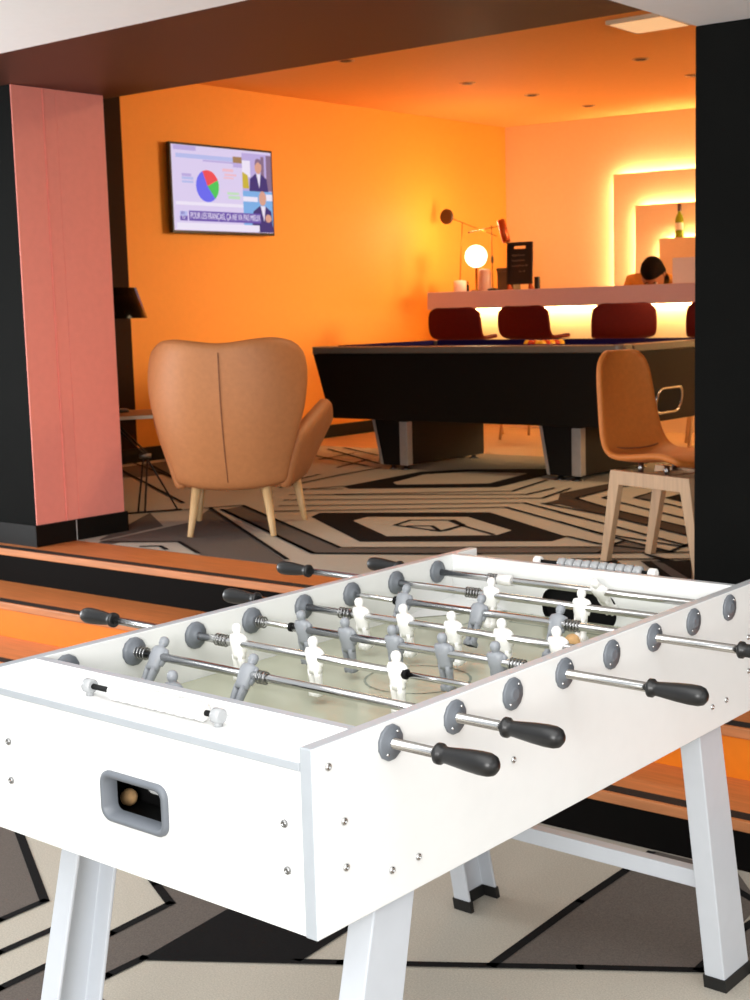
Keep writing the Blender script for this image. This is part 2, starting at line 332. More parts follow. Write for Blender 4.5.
# the same motif goes on towards the photographer, to the left and to the right
def hexa_pts(cx, cy, r, ang=PI/6, sx=1.): return [(cx+sx*r*math.cos(ang+i*PI/3), cy+r*math.sin(ang+i*PI/3)) for i in range(6)]
tier = 20
for cx, cy, r, cols in ((.75, -.35, .78, ('black', 'beige', 'mid')), (-1.1, -1.35, .85, ('mid', 'beige', 'black')), (2.35, .55, .8, ('mid', 'beige', 'mid')), (2.5, -1.5, .8, ('black', 'beige', 'black')),
                        (.7, -2.45, .82, ('mid', 'beige', 'mid')), (-3.3, -.9, .85, ('black', 'beige', 'mid')), (-3.55, 1.0, .7, ('mid', 'beige', 'black')), (-2.9, -3.0, .85, ('mid', 'beige', 'mid')), (3.9, -.4, .75, ('black', 'mid', 'beige'))):
    for m, k in zip(cols, (1, .72, .42)):
        tier += 1; g.poly([(x, y, .0008+.0001*tier) for x, y in hexa_pts(cx, cy, r*k)], m)
    q = hexa_pts(cx, cy, r*1.16); stroke(g, q+q[:1], .024, .0035, 'black')
g.done('floor', kind='structure')

# raised floor: carpet with its inlaid figures, pale wood beyond it
YC = 2.478+.318
g = G(); a0, a1 = -6.6, 4.2
g.poly([un(a0, YC, UPZ), un(a1, YC, UPZ), un(a1, 6.75, UPZ), un(a0, 6.75, UPZ)], 'beige')
for k, (m, pts) in enumerate(CARPET_UP): g.poly([(x, y, UPZ+.0008+.0002*k) for x, y in clip(clip(pts, YC+.001, True), 6.74, False)], m)
for pts in LINES_UP:
    for sg in clipseg(pts, YC+.02, True): stroke(g, sg, .021, UPZ+.0045, 'black')
for k, (m, pts) in enumerate([('mid', [(-6.2, 4.2), (-5.6, 4.5), (-5.6, 5.2), (-6.2, 5.5)]), ('black', [(-.9, 4.6), (-.3, 4.95), (.3, 4.6), (.3, 4.0), (-.3, 3.65), (-.9, 4.0)]), ('beige', [(-.7, 4.5), (-.3, 4.72), (.1, 4.5), (.1, 4.1), (-.3, 3.88), (-.7, 4.1)])]):
    g.poly([(x, y, UPZ+.0008+.0002*k) for x, y in pts], m)
g.done('floor_upper', kind='structure')
g = G(); unbox(g, a0, a1, 6.75, 11, UPZ-.1, UPZ-.0005, 'floorwood'); g.done('floor_bar', kind='structure')

# three timber steps
ST = [(1.888, 2.175, 0., .135, 'riserblack', 'bottom timber step with black riser, beside the carpet under the games table'),
      (2.175, 2.478, .135, .282, 'riserorange', 'middle timber step with orange riser'),
      (2.478, YC, .282, UPZ, 'riserblack', 'top timber step with black riser, edging the raised carpet')]
for y0, y1, z0, z1, rm, lab in ST:
    t = thing('stair_step', un(-1.5, y0, z0), lab, 'step', 'timber steps up to the lounge')
    back = y1 if z1 == UPZ else y1+.02
    g = G(); unbox(g, -6.2, 4.2, y0+.006, back, z0 if z0 else 0, z1-.0301, rm); g.done('riser', t)
    g = G(); unbox(g, -6.2, 4.2, y0, y1+.04, z1-.03, z1-.0004, 'wood', {'s0': 'woodedge'}); g.done('tread', t, bevel=.003)
    g = G(); unbox(g, -6.2, 4.2, y0+.012, y0+.055, z1-.0005, z1+.0012, 'strip'); g.done('anti_slip_strip', t)

# left partition with the pink end, black towards the front
SZ = 2.451
g = G(); g.hexa([(-6.3, 2.40, UPZ), (-3.945, 2.465, UPZ), (-3.945, 2.972, UPZ), (-6.3, 2.90, UPZ), (-6.3, 2.40, SZ-.001), (-3.945, 2.465, SZ-.001), (-3.945, 2.972, SZ-.001), (-6.3, 2.90, SZ-.001)], 'blackwall', {'s1': 'blackwall'})
g.done('wall_left', kind='structure')
# pink facing boards, with the two upright joints
g = G()
for ya, yb, ex in ((2.465, 2.625, .006), (2.629, 2.634, .010), (2.638, 2.70, .006), (2.703, 2.970, .0055)):
    g.box((-3.945, ya, UPZ+.097), (-3.945+ex, yb, SZ-.001), 'pink')
g.box((-3.9449, 2.465, UPZ+.097), (-3.942, 2.970, SZ-.001), 'pink')
g.done('trim_1', kind='structure', bevel=.001)
g = G(); g.box((-3.95, 2.452, UPZ), (-3.932, 2.676, UPZ+.097), 'base'); g.hexa([(-6.3, 2.392, UPZ), (-3.932, 2.453, UPZ), (-3.95, 2.464, UPZ), (-6.3, 2.40, UPZ), (-6.3, 2.392, UPZ+.097), (-3.932, 2.453, UPZ+.097), (-3.95, 2.464, UPZ+.097), (-6.3, 2.40, UPZ+.097)], 'base')
g.box((-3.95, 2.684, UPZ), (-3.932, 2.985, UPZ+.097), 'base'); g.done('baseboard_left', kind='structure')
g = G(); g.box((-3.943, 2.6765, UPZ), (-3.936, 2.6835, UPZ+.095), 'whitewall'); g.done('trim_2', kind='structure')

# the dark soffit beam and the pale front-room ceiling around it
KX, KY, KZ, KT = -1.036, 3.096, 2.351, math.tan(math.radians(5))
g = G(); a1 = -.96
g.hexa([un(-6.3, 2.13, SZ), un(a1, 2.13, SZ), (-1.0, 3.20, SZ), un(-6.3, 3.12, SZ), un(-6.3, 2.13, 3.6), un(a1, 2.13, 3.6), (-1.0, 3.20, 3.6), un(-6.3, 3.12, 3.6)], 'soffit', {'s2': 'ceil'})
g.done('beam', kind='structure')
g = G(); g.hexa([un(-6.3, .3, SZ), un(a1-.06, .3, SZ), un(a1-.06, 2.129, SZ), un(-6.3, 2.129, SZ), un(-6.3, .3, SZ+.15), un(a1-.06, .3, SZ+.15), un(a1-.06, 2.129, SZ+.15), un(-6.3, 2.129, SZ+.15)], 'ceilfront')
g.done('ceiling_front', kind='structure')
yk = lambda x: KY+(x-KX)*KT
g = G(); g.hexa([(-1.018, .3, KZ), (4.2, .3, KZ), (4.2, yk(4.2)+.2, KZ), (-1.036, yk(KX)+.3, KZ), (-1.018, .3, KZ+.25), (4.2, .3, KZ+.25), (4.2, yk(4.2)+.2, KZ+.25), (-1.036, yk(KX)+.3, KZ+.25)], 'ceilfront')
g.done('ceiling_right', kind='structure')
g = G(); g.box((-1.03, 3.21, KZ+.251), (4.2, 3.35, 3.6), 'ceil'); g.done('wall_upper', kind='structure')
# right-hand pillar wall: black, white above
def kw(g, x0, x1, z0, z1, m, t=.2, mats=None):
    y = lambda x: KY+(x-KX)*KT
    g.hexa([(x0, y(x0), z0), (x1, y(x1), z0), (x1, y(x1)+t, z0), (x0, y(x0)+t, z0), (x0, y(x0), z1), (x1, y(x1), z1), (x1, y(x1)+t, z1), (x0, y(x0)+t, z1)], m, mats)
g = G(); kw(g, KX, .45, UPZ, KZ-.001, 'blackwall', .26); g.done('wall_right', kind='structure', bevel=.006)
g = G(); kw(g, .455, 4.2, UPZ, KZ-.001, 'blackwall', .2); g.done('wall_right_panel', kind='structure')

# the lounge: orange side wall, its dark stretch, the back wall, ceiling
XL, CZ = -6.35, 3.085
g = G(); g.box((XL-.15, 5.11, UPZ-.1), (XL, 9.95, CZ+.1), 'orange'); g.done('wall_orange', kind='structure')
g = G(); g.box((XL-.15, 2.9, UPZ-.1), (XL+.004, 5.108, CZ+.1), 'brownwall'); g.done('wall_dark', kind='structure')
g = G(); g.box((XL, 5.118, UPZ), (XL+.018, 9.70, UPZ+.1), 'base'); g.box((XL+.004, 3.0, UPZ), (XL+.022, 5.11, UPZ+.1), 'base'); g.done('baseboard_orange', kind='structure')
BA = math.radians(8); BU = Vector((math.cos(BA), math.sin(BA), 0)); BN = Vector((-math.sin(BA), math.cos(BA), 0)); BO = Vector((XL, 9.70, 0))
def bw(a, b, z): v = BO+BU*a+BN*b; return (v.x, v.y, z)
def bwbox(g, a0, a1, b0, b1, z0, z1, m, mats=None):
    g.hexa([bw(a0, b0, z0), bw(a1, b0, z0), bw(a1, b1, z0), bw(a0, b1, z0), bw(a0, b0, z1), bw(a1, b0, z1), bw(a1, b1, z1), bw(a0, b1, z1)], m, mats)
g = G(); bwbox(g, -.1, 11, 0, .15, UPZ-.1, CZ+.1, 'peach'); g.done('wall_back', kind='structure')
g = G(); g.poly([(-6.6, 3.2, CZ), (4.3, 3.2, CZ), (4.3, 11.5, CZ), (-6.6, 11.5, CZ)], 'ceil'); g.box((-6.6, 3.0, CZ+.01), (4.3, 11.5, CZ+.1), 'ceil'); g.done('ceiling', kind='structure')
g = G(); g.box((4.2, 3.2, UPZ-.1), (4.35, 11.3, CZ+.1), 'peach'); g.done('wall_far_right', kind='structure')

# ceiling fittings
for k, (x, y, lab) in enumerate([(-5.02, 5.93, 'downlight partly behind the dark beam'), (-5.05, 7.33, 'downlight in the ceiling, second one away from the dark beam'),
                  (-5.06, 8.2, 'downlight in the ceiling above the right end of the chalkboard'), (-5.08, 9.08, 'downlight in the ceiling nearest the back wall'),
                  (-3.66, 7.42, 'downlight in the ceiling under the pale ceiling panel'), (-3.74, 8.33, 'downlight cut by the edge of the black column')]):
    t = thing('downlight', (x, y, CZ), 'unlit recessed '+lab, 'downlight', 'unlit ceiling downlights')
    g = G(); g.lathe((x, y, CZ+.004), (0, 0, -1), [(0, .062), (.006, .06), (.010, .053), (.010, .044), (.004, .042)], 'lampring', 20); g.done('trim_ring', t)
    g = G(); g.lathe((x, y, CZ+.001), (0, 0, -1), [(0, .042), (.005, .0415), (.0105, .03)], 'lampdark', 20); g.done('lamp', t)
t = thing('ceiling_light_panel', (-2.97, 6.33, CZ), 'square pale light panel in the orange ceiling beside the dark beam', 'light panel')
g = G(); g.box((-3.17, 6.12, CZ-.022), (-2.80, 6.51, CZ+.004), 'whitewall', rz=.03); g.done('frame', t, bevel=.004)
g = G(); g.box((-3.15, 6.14, CZ-.026), (-2.82, 6.49, CZ-.0215), 'panel', rz=.03); g.done('diffuser', t)

# lit niche on the back wall: three nested boxes, each with a led strip hidden behind its edge
def niche(a0, a1, z0, z1, b0, b1, label):
    t = thing('backlit_panel', bw((a0+a1)/2, b0, z0), label, 'wall panel', 'backlit panels behind the bar')
    g = G(); bwbox(g, a0, a1, b1, b0-.055, z0, z1, 'peach'); g.done('panel', t, bevel=.003)
    g = G(); i = .03
    bwbox(g, a0+i, a1-i, b0-.053, b0-.03, z1-i-.02, z1-i, 'ledn')
    bwbox(g, a0+i, a0+i+.02, b0-.053, b0-.03, z0+i, z1-i-.021, 'ledn')
    g.done('led_strip', t)
niche(1.105, 3.9, 1.38, 2.572, -.002, -.10, 'largest backlit peach wall panel behind the bar')
niche(1.345, 3.7, 1.38, 2.283, -.1005, -.19, 'middle backlit peach panel stepped out from the largest one')
niche(1.605, 3.5, 1.38, 1.985, -.1905, -.30, 'smallest backlit peach panel carrying the green bottle')

# ================================================================== THE GAMES TABLE
TOP, ZB, W, L, IN0, IN1 = .87, .602, .752, 1.388, .10, 1.288
TBL = thing('foosball_table', (-W/2, L/2, 0), 'white table football table with grey edging and splayed white legs', 'foosball table')
for x0, x1 in ((-.022, 0.), (-W, -W+.022)):
    g = G(); g.box((x0, 0, ZB), (x1, L, TOP), 'edge', {'s1': 'white', 's3': 'white'}); g.done('side_panel', TBL, bevel=.002)
# end panels, the near one with the opening of the ball return
hole = rrect(.138, .068, .016, 5, -.369, .7185)
g = G(); g.plate_hole((-W+.0225, ZB, -.0225, .8345), hole, (0, .004, 0), (1, 0, 0), (0, 0, 1), (0, 1, 0), .022, 'white'); g.done('end_panel', TBL)
g = G(); g.box((-W+.0225, L-.026, ZB), (-.0225, L-.004, .8345), 'white'); g.done('end_panel', TBL)
for y0, y1 in ((.0, IN0-.0005), (IN1+.0165, L)):
    g = G(); g.box((-W+.0225, y0, .835), (-.0225, y1, .848), 'edge', {'top': 'white', 'bottom': 'white'}); g.done('deck', TBL, bevel=.0015)
# goal walls
gh = rrect(.19, .075, .028, 6, -.385, .780)
for y0 in (IN0, IN1):
    g = G(); g.plate_hole((-W+.0225, .745, -.0225, TOP-.0005), gh, (0, y0, 0), (1, 0, 0), (0, 0, 1), (0, 1, 0), .016, 'white', 'edge', 'cavity'); o = g.done('goal_wall', TBL)
    g = G(); y2, y3 = (y0-.07, y0-.0005) if y0 == IN0 else (y0+.0165, y0+.08)
    g.box((-.49, y2, .738), (-.28, y3, .825), 'cavity'); g.done('goal_box', TBL)
# pitch
g = G(); FZ = .752
g.box((-W+.0225, IN0+.0165, FZ-.012), (-.0225, IN1-.0005, FZ), 'field')
cx, cy = -W/2, (IN0+IN1)/2+.008
def fl(pts): stroke(g, pts, .005, FZ+.0006, 'fline')
fl([(-W+.03, cy), (-.03, cy)])
fl([(cx+.10*math.cos(2*PI*i/32), cy+.10*math.sin(2*PI*i/32)) for i in range(33)])
for ys, d in ((IN0+.018, 1), (IN1-.002, -1)):
    for hw, dp in ((.2, .19), (.13, .09)): fl([(cx-hw, ys), (cx-hw, ys+d*dp), (cx+hw, ys+d*dp), (cx+hw, ys)])
    fl([(cx+.07*math.cos(PI*i/12), ys+d*(.19+.05*math.sin(PI*i/12))) for i in range(13)])
g.done('pitch', TBL)
# sloped white corner wedges
for sx, x0 in ((1, -W+.0225), (-1, -.0225)):
    for sy, y0 in ((1, IN0+.0165), (-1, IN1-.0005)):
        g = G(); A, B_, C_ = (x0, y0, FZ+.001), (x0+sx*.15, y0, FZ+.001), (x0, y0+sy*.2, FZ+.001); D = (x0, y0, FZ+.02)
        v = [g.bm.verts.new(p) for p in (A, B_, C_, D)]
        for ix in ((0, 1, 2), (0, 1, 3), (0, 2, 3), (1, 2, 3)): g.face([v[i] for i in ix], 'white')
        g.done('corner_ramp', TBL)
g = G(); g.box((-W+.0225, .027, ZB+.006), (-.0225, L-.027, ZB+.018), 'white'); g.done('bottom_board', TBL)

# ball return: grey bezel, dark scoop, and the ball lying in it
t_out = rrect(.150, .080, .020, 5, -.369, .7185); t_in = rrect(.131, .061, .013, 5, -.369, .7185)
g = G(); n = len(t_out)
rg = []
for pts, y in ((t_out, .0038), (t_out, -.001), ([(x*1.0, z) for x, z in rrect(.143, .073, .018, 5, -.369, .7185)], -.0045), (t_in, -.003), (rrect(.126, .056, .012, 5, -.369, .7185), .022)):
    rg.append([g.bm.verts.new((x, y, z)) for x, z in pts])
g.skin(rg, 'rosette', False)
rb = g.done('ball_return', TBL)
g = G(); sc_o = rrect(.118, .048, .012, 5, -.369, .7185)
hb = rrect(.052, .024, .010, 4, -.437, .697)
X0, X1, Z0, Z1, Y0, Y1 = -.50, -.300, .669, .752, .0265, .105
g.plate_hole((X0, Z0, X1, Z1), hb, (0, Y1, 0), (1, 0, 0), (0, 0, 1), (0, 1, 0), .003, 'cavity')
for z in (Z0, Z1): g.poly([(X0, Y0, z), (X1, Y0, z), (X1, Y1, z), (X0, Y1, z)], 'cavity')
for x in (X0, X1): g.poly([(x, Y0, Z0), (x, Y1, Z0), (x, Y1, Z1), (x, Y0, Z1)], 'cavity')
g.done('scoop', TBL)
g = G(); g.box((-.475, .110, .68), (-.40, .112, .714), 'white'); g.done('back_plate', TBL)
g = G(); g.ball((0, 0, 0), .0142, 'cork', 20); o = g.done('foosball', local=True, loc=(-.474, .078, .6836)); tag(o, 'cork ball lying in the ball return of the football table', 'ball')
g = G(); g.ball((0, 0, 0), .0165, 'cork', 20); o = g.done('foosball', local=True, loc=(-.256, 1.055, FZ+.017)); tag(o, 'cork ball lying on the pitch of the football table', 'ball')

# screws
for y, z in ((.032, .838-.03), (.061, .753-.03), (.062, .687-.03), (.16, .65-.03), (.221, .65-.03), (.468, .73-.03), (1.157, .651-.03), (1.218, .651-.03), (1.316, .76-.03), (1.318, .689-.03)):
    z += .03
    for x, d in ((0, 1), (-W, -1)):
        g = G(); g.lathe((x-d*.001, y, z), (d, 0, 0), [(0, .0058), (.003, .0055), (.0042, .004), (.0042, .0024), (.0022, .0022)], 'chrome', 14); g.done('screw', TBL)
for x, z in ((-.682, .757), (-.681, .691), (-.057, .755), (-.054, .689)):
    g = G(); g.lathe((x, .005, z), (0, -1, 0), [(0, .0058), (.004, .0055), (.0052, .004), (.0052, .0024), (.0032, .0022)], 'steel', 14); g.done('screw', TBL)

# score counters on both decks
for ysc, bm_, ends in ((.054, 'pwhite', 'pegclear'), (1.345, 'pegclear', 'pwhite')):
    g = G()
    for x in (-.527, -.233):
        g.tube((x, ysc, .8475), (x, ysc, .857), .006, 'pegclear'); g.lathe((x-.009, ysc, .864), (1, 0, 0), [(0, .009), (.002, .0115), (.016, .0115), (.018, .009)], ends, 16)
    g.tube((-.53, ysc, .864), (-.23, ysc, .864), .0045, 'cavity'); o = g.done('score_rail', TBL)
    for i in range(10):
        x = -.462+i*.0215
        g = G(); g.lathe((x-.0098, ysc, .864), (1, 0, 0), [(0, .0090), (.003, .0135), (.0165, .0135), (.0196, .0090)], bm_, 16); g.done('score_bead', o)

# legs: folded channels leaning outwards, rubber shoe at the foot
def leg(xo, sx, mirror):
    ff = (lambda y: L-y) if mirror else (lambda y: y)
    def sect(z):
        k = z/.604; y0 = ff(1.272*(1-k)+1.145*k) if not mirror else (1.272*(1-k)+1.145*k); y1 = 1.388*(1-k)+1.238*k
        y0 = 1.272*(1-k)+1.145*k
        t = .008; w = .046
        pts = [(0, y0), (0, y1), (-w, y1), (-w, y1-t), (-t, y1-t), (-t, y0+t), (-w, y0+t), (-w, y0)]
        return [(xo+sx*px, (L-py) if mirror else py, z) for px, py in pts]
    g = G(); a = [g.bm.verts.new(p) for p in sect(.014)]; b = [g.bm.verts.new(p) for p in sect(.604)]
    g.face(a, 'legm'); g.face(b, 'legm')
    for i in range(8): g.face([a[i], a[(i+1) % 8], b[(i+1) % 8], b[i]], 'legm')
    o = g.done('leg', TBL, bevel=.0025)
    g = G(); e = .0025
    def grow(z):
        q = sect(z); cx_ = sum(p[0] for p in q)/8; out = []
        P = [Vector(p) for p in q]
        for i in range(8):
            d1 = (P[i]-P[i-1]).normalized(); d2 = (P[(i+1) % 8]-P[i]).normalized(); n1 = Vector((d1.y, -d1.x, 0)); n2 = Vector((d2.y, -d2.x, 0))
            out.append(P[i]+(n1+n2)*e*flip)
        return out
    s2 = sect(.01); ar = sum(s2[i][0]*s2[(i+1) % 8][1]-s2[(i+1) % 8][0]*s2[i][1] for i in range(8)); flip = 1 if ar > 0 else -1
    a = [g.bm.verts.new(p) for p in grow(.0)]; b = [g.bm.verts.new(p) for p in grow(.030)]
    g.face(a, 'rubber'); g.face(b, 'rubber')
    for i in range(8): g.face([a[i], a[(i+1) % 8], b[(i+1) % 8], b[i]], 'rubber')
    g.done('foot', o)
for xo, sx in ((-.0225, 1), (-W+.0225, -1)):
    for mir in (False, True): leg(xo, sx, mir)
for yb in (1.25,):
    g = G(); g.box((-W+.031, yb, .225), (-.031, yb+.03, .262), 'legm'); g.done('crossbar', TBL, bevel=.002)

# rods with their players, springs, handles
YR = [.163, .315, .467, .619, .771, .923, 1.075, 1.227]; ZR = .838
def player(m):
    g = G(); prof = []
    def ell(z, rx, ry, yo=0., xo=0., n=12): return g.ring((xo*.93, yo, z*.88 if z > 0 else z), (0, 0, 1), rx*.93, n, (1, 0, 0), ry)
    g.skin([ell(.043, .0025, .0025), ell(.0415, .0062, .006), ell(.037, .0092, .009), ell(.031, .0098, .0098), ell(.0255, .0086, .0088), ell(.0225, .0062, .007), ell(.0205, .0085, .008), ell(.0185, .0165, .0098),
            ell(.0145, .0190, .0112), ell(.006, .0190, .0128), ell(-.004, .0188, .0125), ell(-.013, .0158, .0105), ell(-.020, .0162, .0108), ell(-.028, .0160, .0102)], m)
    for s in (-1, 1):     # legs
        g.skin([ell(-.022, .0074, .0098, 0, s*.0078), ell(-.036, .0068, .0086, 0, s*.0075), ell(-.046, .0066, .0078, .0005, s*.0072), ell(-.056, .0062, .0072, .001, s*.007), ell(-.060, .0068, .010, .001, s*.007), ell(-.0695, .0070, .0125, .001, s*.007)], m, True)
        g.skin([ell(.0175, .003, .003, .001, s*.0165), ell(.010, .0042, .0058, .002, s*.0185), ell(-.004, .004, .0056, .003, s*.0182), ell(-.016, .003, .004, .003, s*.0160)], m, True)   # arms held close
    g.box((-.0105, -.009, -.0695), (.0105, .0135, -.061), m)
    g.bm.faces.ensure_lookup_table()
    bmesh.ops.recalc_face_normals(g.bm, faces=g.bm.faces)
    me = bpy.data.meshes.new('player'); g.bm.to_mesh(me); g.bm.free()
    for q in g.mats: me.materials.append(q)
    return me
PG, PW = player('pgrey'), player('pwhite')
def handle_mesh(g, x, d):
    g.lathe((x, 0, 0), (d, 0, 0), [(0, .0125), (.002, .0152), (.008, .0152), (.011, .0118), (.018, .0118), (.033, .0134), (.052, .0153), (.073, .0166), (.087, .0163), (.0955, .0137), (.1005, .008), (.102, .0005)], 'knob', 20)
ROWS = [  # row, grey?, players x, tilt, spring spans (x0,x1), rod (x0, x1), thin part (x0,x1), handle x
    (True, [-.453], 0, [(-.60, -.56)], (-.70, .085), (-.78, -.70), .084),
    (True, [-.663, -.437], -36, [(-.722, -.69), (-.412, -.388)], (-.72, .09), (-.79, -.72), .09),
    (False, [-.613, -.422, -.233], 3, [(-.672, -.640)], (-.965, -.214), (-.214, .002), -.965),
    (True, [-.589, -.477, -.363, -.249, -.135], 9, [(-.712, -.69), (-.108, -.075)], (-.62, .158), (-.78, -.62), .158),
    (False, [-.572, -.459, -.342, -.227, -.108], 10, [(-.63, -.598)], (-.86, -.05), (-.05, .002), -.86),
    (True, [-.586, -.393, -.207], -27, [(-.19, -.155)], (-.605, .167), (-.78, -.605), .167),
    (False, [-.469, -.247], -4, [(-.535, -.497)], (-.99, -.03), (-.03, .002), -.99),
    (False, [-.294], 42, [(-.585, -.557)], (-.835, -.02), (-.02, .002), -.835)]
for r, (grey, xs, tilt, springs, rod, thin, hx) in enumerate(ROWS):
    y = YR[r]; o0 = (0, y, ZR)
    g = G(); g.tube((rod[0], y, ZR), (rod[1], y, ZR), .0078, 'chrome', n=16); g.tube((thin[0], y, ZR), (thin[1], y, ZR), .0052, 'chrome', n=14)
    xs_stop = thin[1] if thin[1] < rod[1] else thin[0]
    g.lathe((xs_stop-.004, y, ZR), (1, 0, 0), [(0, .006), (.001, .009), (.007, .009), (.008, .006)], 'cavity', 14)
    ro = g.done('rod', TBL, off=o0)
    g = G(); handle_mesh(g, hx, 1 if hx > 0 else -1); g.done('handle', ro, local=True)
    for x in xs:
        p = bpy.data.objects.new('player', PG if grey else PW); COL.objects.link(p); p.parent = ro; p.location = (x, 0, 0); p.rotation_euler = (math.radians(tilt), 0, 0)
    for s0, s1 in springs:
        g = G(); k = max(3, round((s1-s0)/.0072))
        for i in range(k): g.torus((s0+(s1-s0)*(i+.5)/k, 0, 0), (1, .12, 0), .0104, .0016, 'steel', 16, 6)
        g.done('bumper_spring', ro, local=True)
    if r == 7:
        g = G(); g.lathe((-.555, 0, 0), (1, 0, 0), [(0, .0082), (.001, .0125), (.035, .0125), (.036, .0082)], 'pwhite', 16); g.done('bumper', ro, local=True)
    for xa, d in ((0, 1), (-W, -1)):      # bearing rosettes, outer flange and inner flange
        g = G()
        g.lathe((xa-d*.0005, y, ZR), (d, 0, 0), [(0, .0265), (.004, .0264), (.0058, .0245), (.0062, .013), (.0085, .0115), (.009, .0082)], 'rosette', 12)
        g.lathe((xa-d*.0215, y, ZR), (-d, 0, 0), [(0, .0265), (.006, .0262), (.0095, .0225), (.0105, .0135), (.014, .0125), (.0145, .0082)], 'rosette', 12)
        for a in (.9, .9+PI):
            g.ball((xa+d*.0055, y+.0185*math.cos(a), ZR+.0185*math.sin(a)), .0026, 'chrome', 8)
        g.done('bearing', TBL)

# ================================================================== THE LOUNGE
# ---- pool table
PX0, PX1, PY0, PY1 = -4.965, -2.66, 5.42, 6.72
PT = thing('pool_table', ((PX0+PX1)/2, (PY0+PY1)/2, UPZ), 'black pool table with grey top rail, silver corner strips and dark blue cloth', 'pool table')
g = G(); zt, zb, ins = 1.175, .752, .075
g.hexa([(PX0+ins, PY0+ins+.02, zb), (PX1-ins-.02, PY0+ins+.02, zb), (PX1-ins-.02, PY1-ins-.02, zb), (PX0+ins, PY1-ins-.02, zb),
        (PX0+.01, PY0+.02, zt), (PX1-.02, PY0+.02, zt), (PX1-.02, PY1-.02, zt), (PX0+.01, PY1-.02, zt)], 'poolblack')
g.done('body', PT, bevel=.006)
g = G(); rw = .11
for x0, y0, x1, y1 in ((PX0, PY0, PX1, PY0+rw), (PX0, PY1-rw, PX1, PY1), (PX0, PY0+rw, PX0+rw, PY1-rw), (PX1-rw, PY0+rw, PX1, PY1-rw)):
    g.box((x0+.045, y0, 1.1755) if y1-y0 < .2 else (x0, y0, 1.1755), (x1-.045, y1, 1.217) if y1-y0 < .2 else (x1, y1, 1.217), 'poolrail')
g.done('top_rail', PT, bevel=.006)
for x, y in ((PX0, PY0), (PX1, PY0), (PX0, PY1), (PX1, PY1)):
    sx, sy = (1 if x == PX0 else -1), (1 if y == PY0 else -1); r = .05
    pts = [(x+sx*r, y-.003*sy)]+[(x+sx*(r-r*math.sin(a)), y+sy*(r-r*math.cos(a))-.003*sy) for a in [i*PI/12 for i in range(1, 7)]]+[(x, y+sy*.14), (x+sx*.05, y+sy*.14), (x+sx*.05, y+sy*.05)]
    g = G(); g.prism(pts if sx*sy > 0 else pts[::-1], 1.170, 1.2185, 'poolrail'); g.done('corner_cap', PT, bevel=.003)
g = G(); g.box((PX0+rw, PY0+rw, 1.176), (PX1-rw, PY1-rw, 1.181), 'cloth')
for x0, y0, x1, y1 in ((PX0+rw+.05, PY0+rw-.002, PX1-rw-.05, PY0+rw+.035), (PX0+rw+.05, PY1-rw-.035, PX1-rw-.05, PY1-rw+.002), (PX0+rw-.002, PY0+rw+.05, PX0+rw+.035, PY1-rw-.05), (PX1-rw-.035, PY0+rw+.05, PX1-rw+.002, PY1-rw-.05)):
    g.box((x0, y0, 1.181), (x1, y1, 1.222), 'cloth')
g.done('cloth', PT, bevel=.004)
for x in (PX0+.13, PX1-.13):
    for y in (PY0+.13, PY1-.13):
        g = G(); g.lathe((x, y, 1.1815), (0, 0, 1), [(0, .05), (.0006, .05), (.001, .0005)], 'cavity', 18); g.done('pocket', PT)
# pedestals: front one and far one at each end, each with a silver corner strip
for xa, xb, ta in ((-4.495, -4.29, -4.56), (-3.234, -3.017, -3.286)):
    ya, yb = 5.565, 6.40
    g = G(); g.hexa([(xa, ya, UPZ+.03), (xb, ya, UPZ+.03), (xb, yb, UPZ+.03), (xa, yb, UPZ+.03), (ta, ya, zb), (xb, ya, zb), (xb, yb, zb), (ta, yb, zb)], 'poolblack'); pe = g.done('pedestal', PT, bevel=.003)
    g = G(); g.box((xb-.055, ya-.006, UPZ+.032), (xb+.006, ya+.05, zb-.012), 'silver'); g.done('corner_strip', pe, bevel=.003)
    g = G(); g.hexa([(xa-.008, ya-.004, UPZ+.032), (xa+.012, ya-.004, UPZ+.032), (xa+.012, ya+.03, UPZ+.032), (xa-.008, ya+.03, UPZ+.032), (ta-.008, ya-.004, zb-.005), (ta+.012, ya-.004, zb-.005), (ta+.012, ya+.03, zb-.005), (ta-.008, ya+.03, zb-.005)], 'silver'); g.done('corner_strip', pe)
    for x in (xa+.05, xb-.05):
        for y in (ya+.05, yb-.05):
            g = G(); g.lathe((x, y, UPZ+.0008), (0, 0, 1), [(0, .034), (.006, .034), (.010, .016), (.032, .014)], 'steel', 14); g.done('levelling_foot', pe)
# ball window in the end, with a chrome bezel
tl = (1.175-.752); slope = (ins)/tl
def pend(y, z, d=0): return (PX1-.02-(1.175-z)*slope+d, y, z)
oc = rrect(.32, .16, .07, 6, 6.09, .875); ic = rrect(.292, .132, .058, 6, 6.09, .875)
g = G(); g.skin([[g.bm.verts.new(pend(y, z, d)) for y, z in pts] for pts, d in ((oc, -.004), (oc, .006), (ic, .006), (ic, -.004))], 'chrome', False); g.done('ball_window_bezel', PT)
g = G(); g.face([g.bm.verts.new(pend(y, z, .001)) for y, z in rrect(.30, .14, .06, 6, 6.09, .875)], 'cavity'); g.done('ball_window', PT)
# racked balls
k = 0
for i in range(5):
    for j in range(i+1):
        m, nm = ('ballk', 'black') if (i, j) == (2, 1) else (('ballred', 'red') if k % 2 else ('bally', 'yellow')); k += 1
        g = G(); g.ball((0, 0, 0), .0255, m, 14)
        o = g.done('pool_ball', local=True, loc=(-3.72+i*.0448, 6.09+(j-i/2)*.0518, 1.181+.0257))
        tag(o, f'{nm} pool ball racked with the others on the dark blue pool table cloth', 'pool ball', f'{nm} balls racked on the pool table')

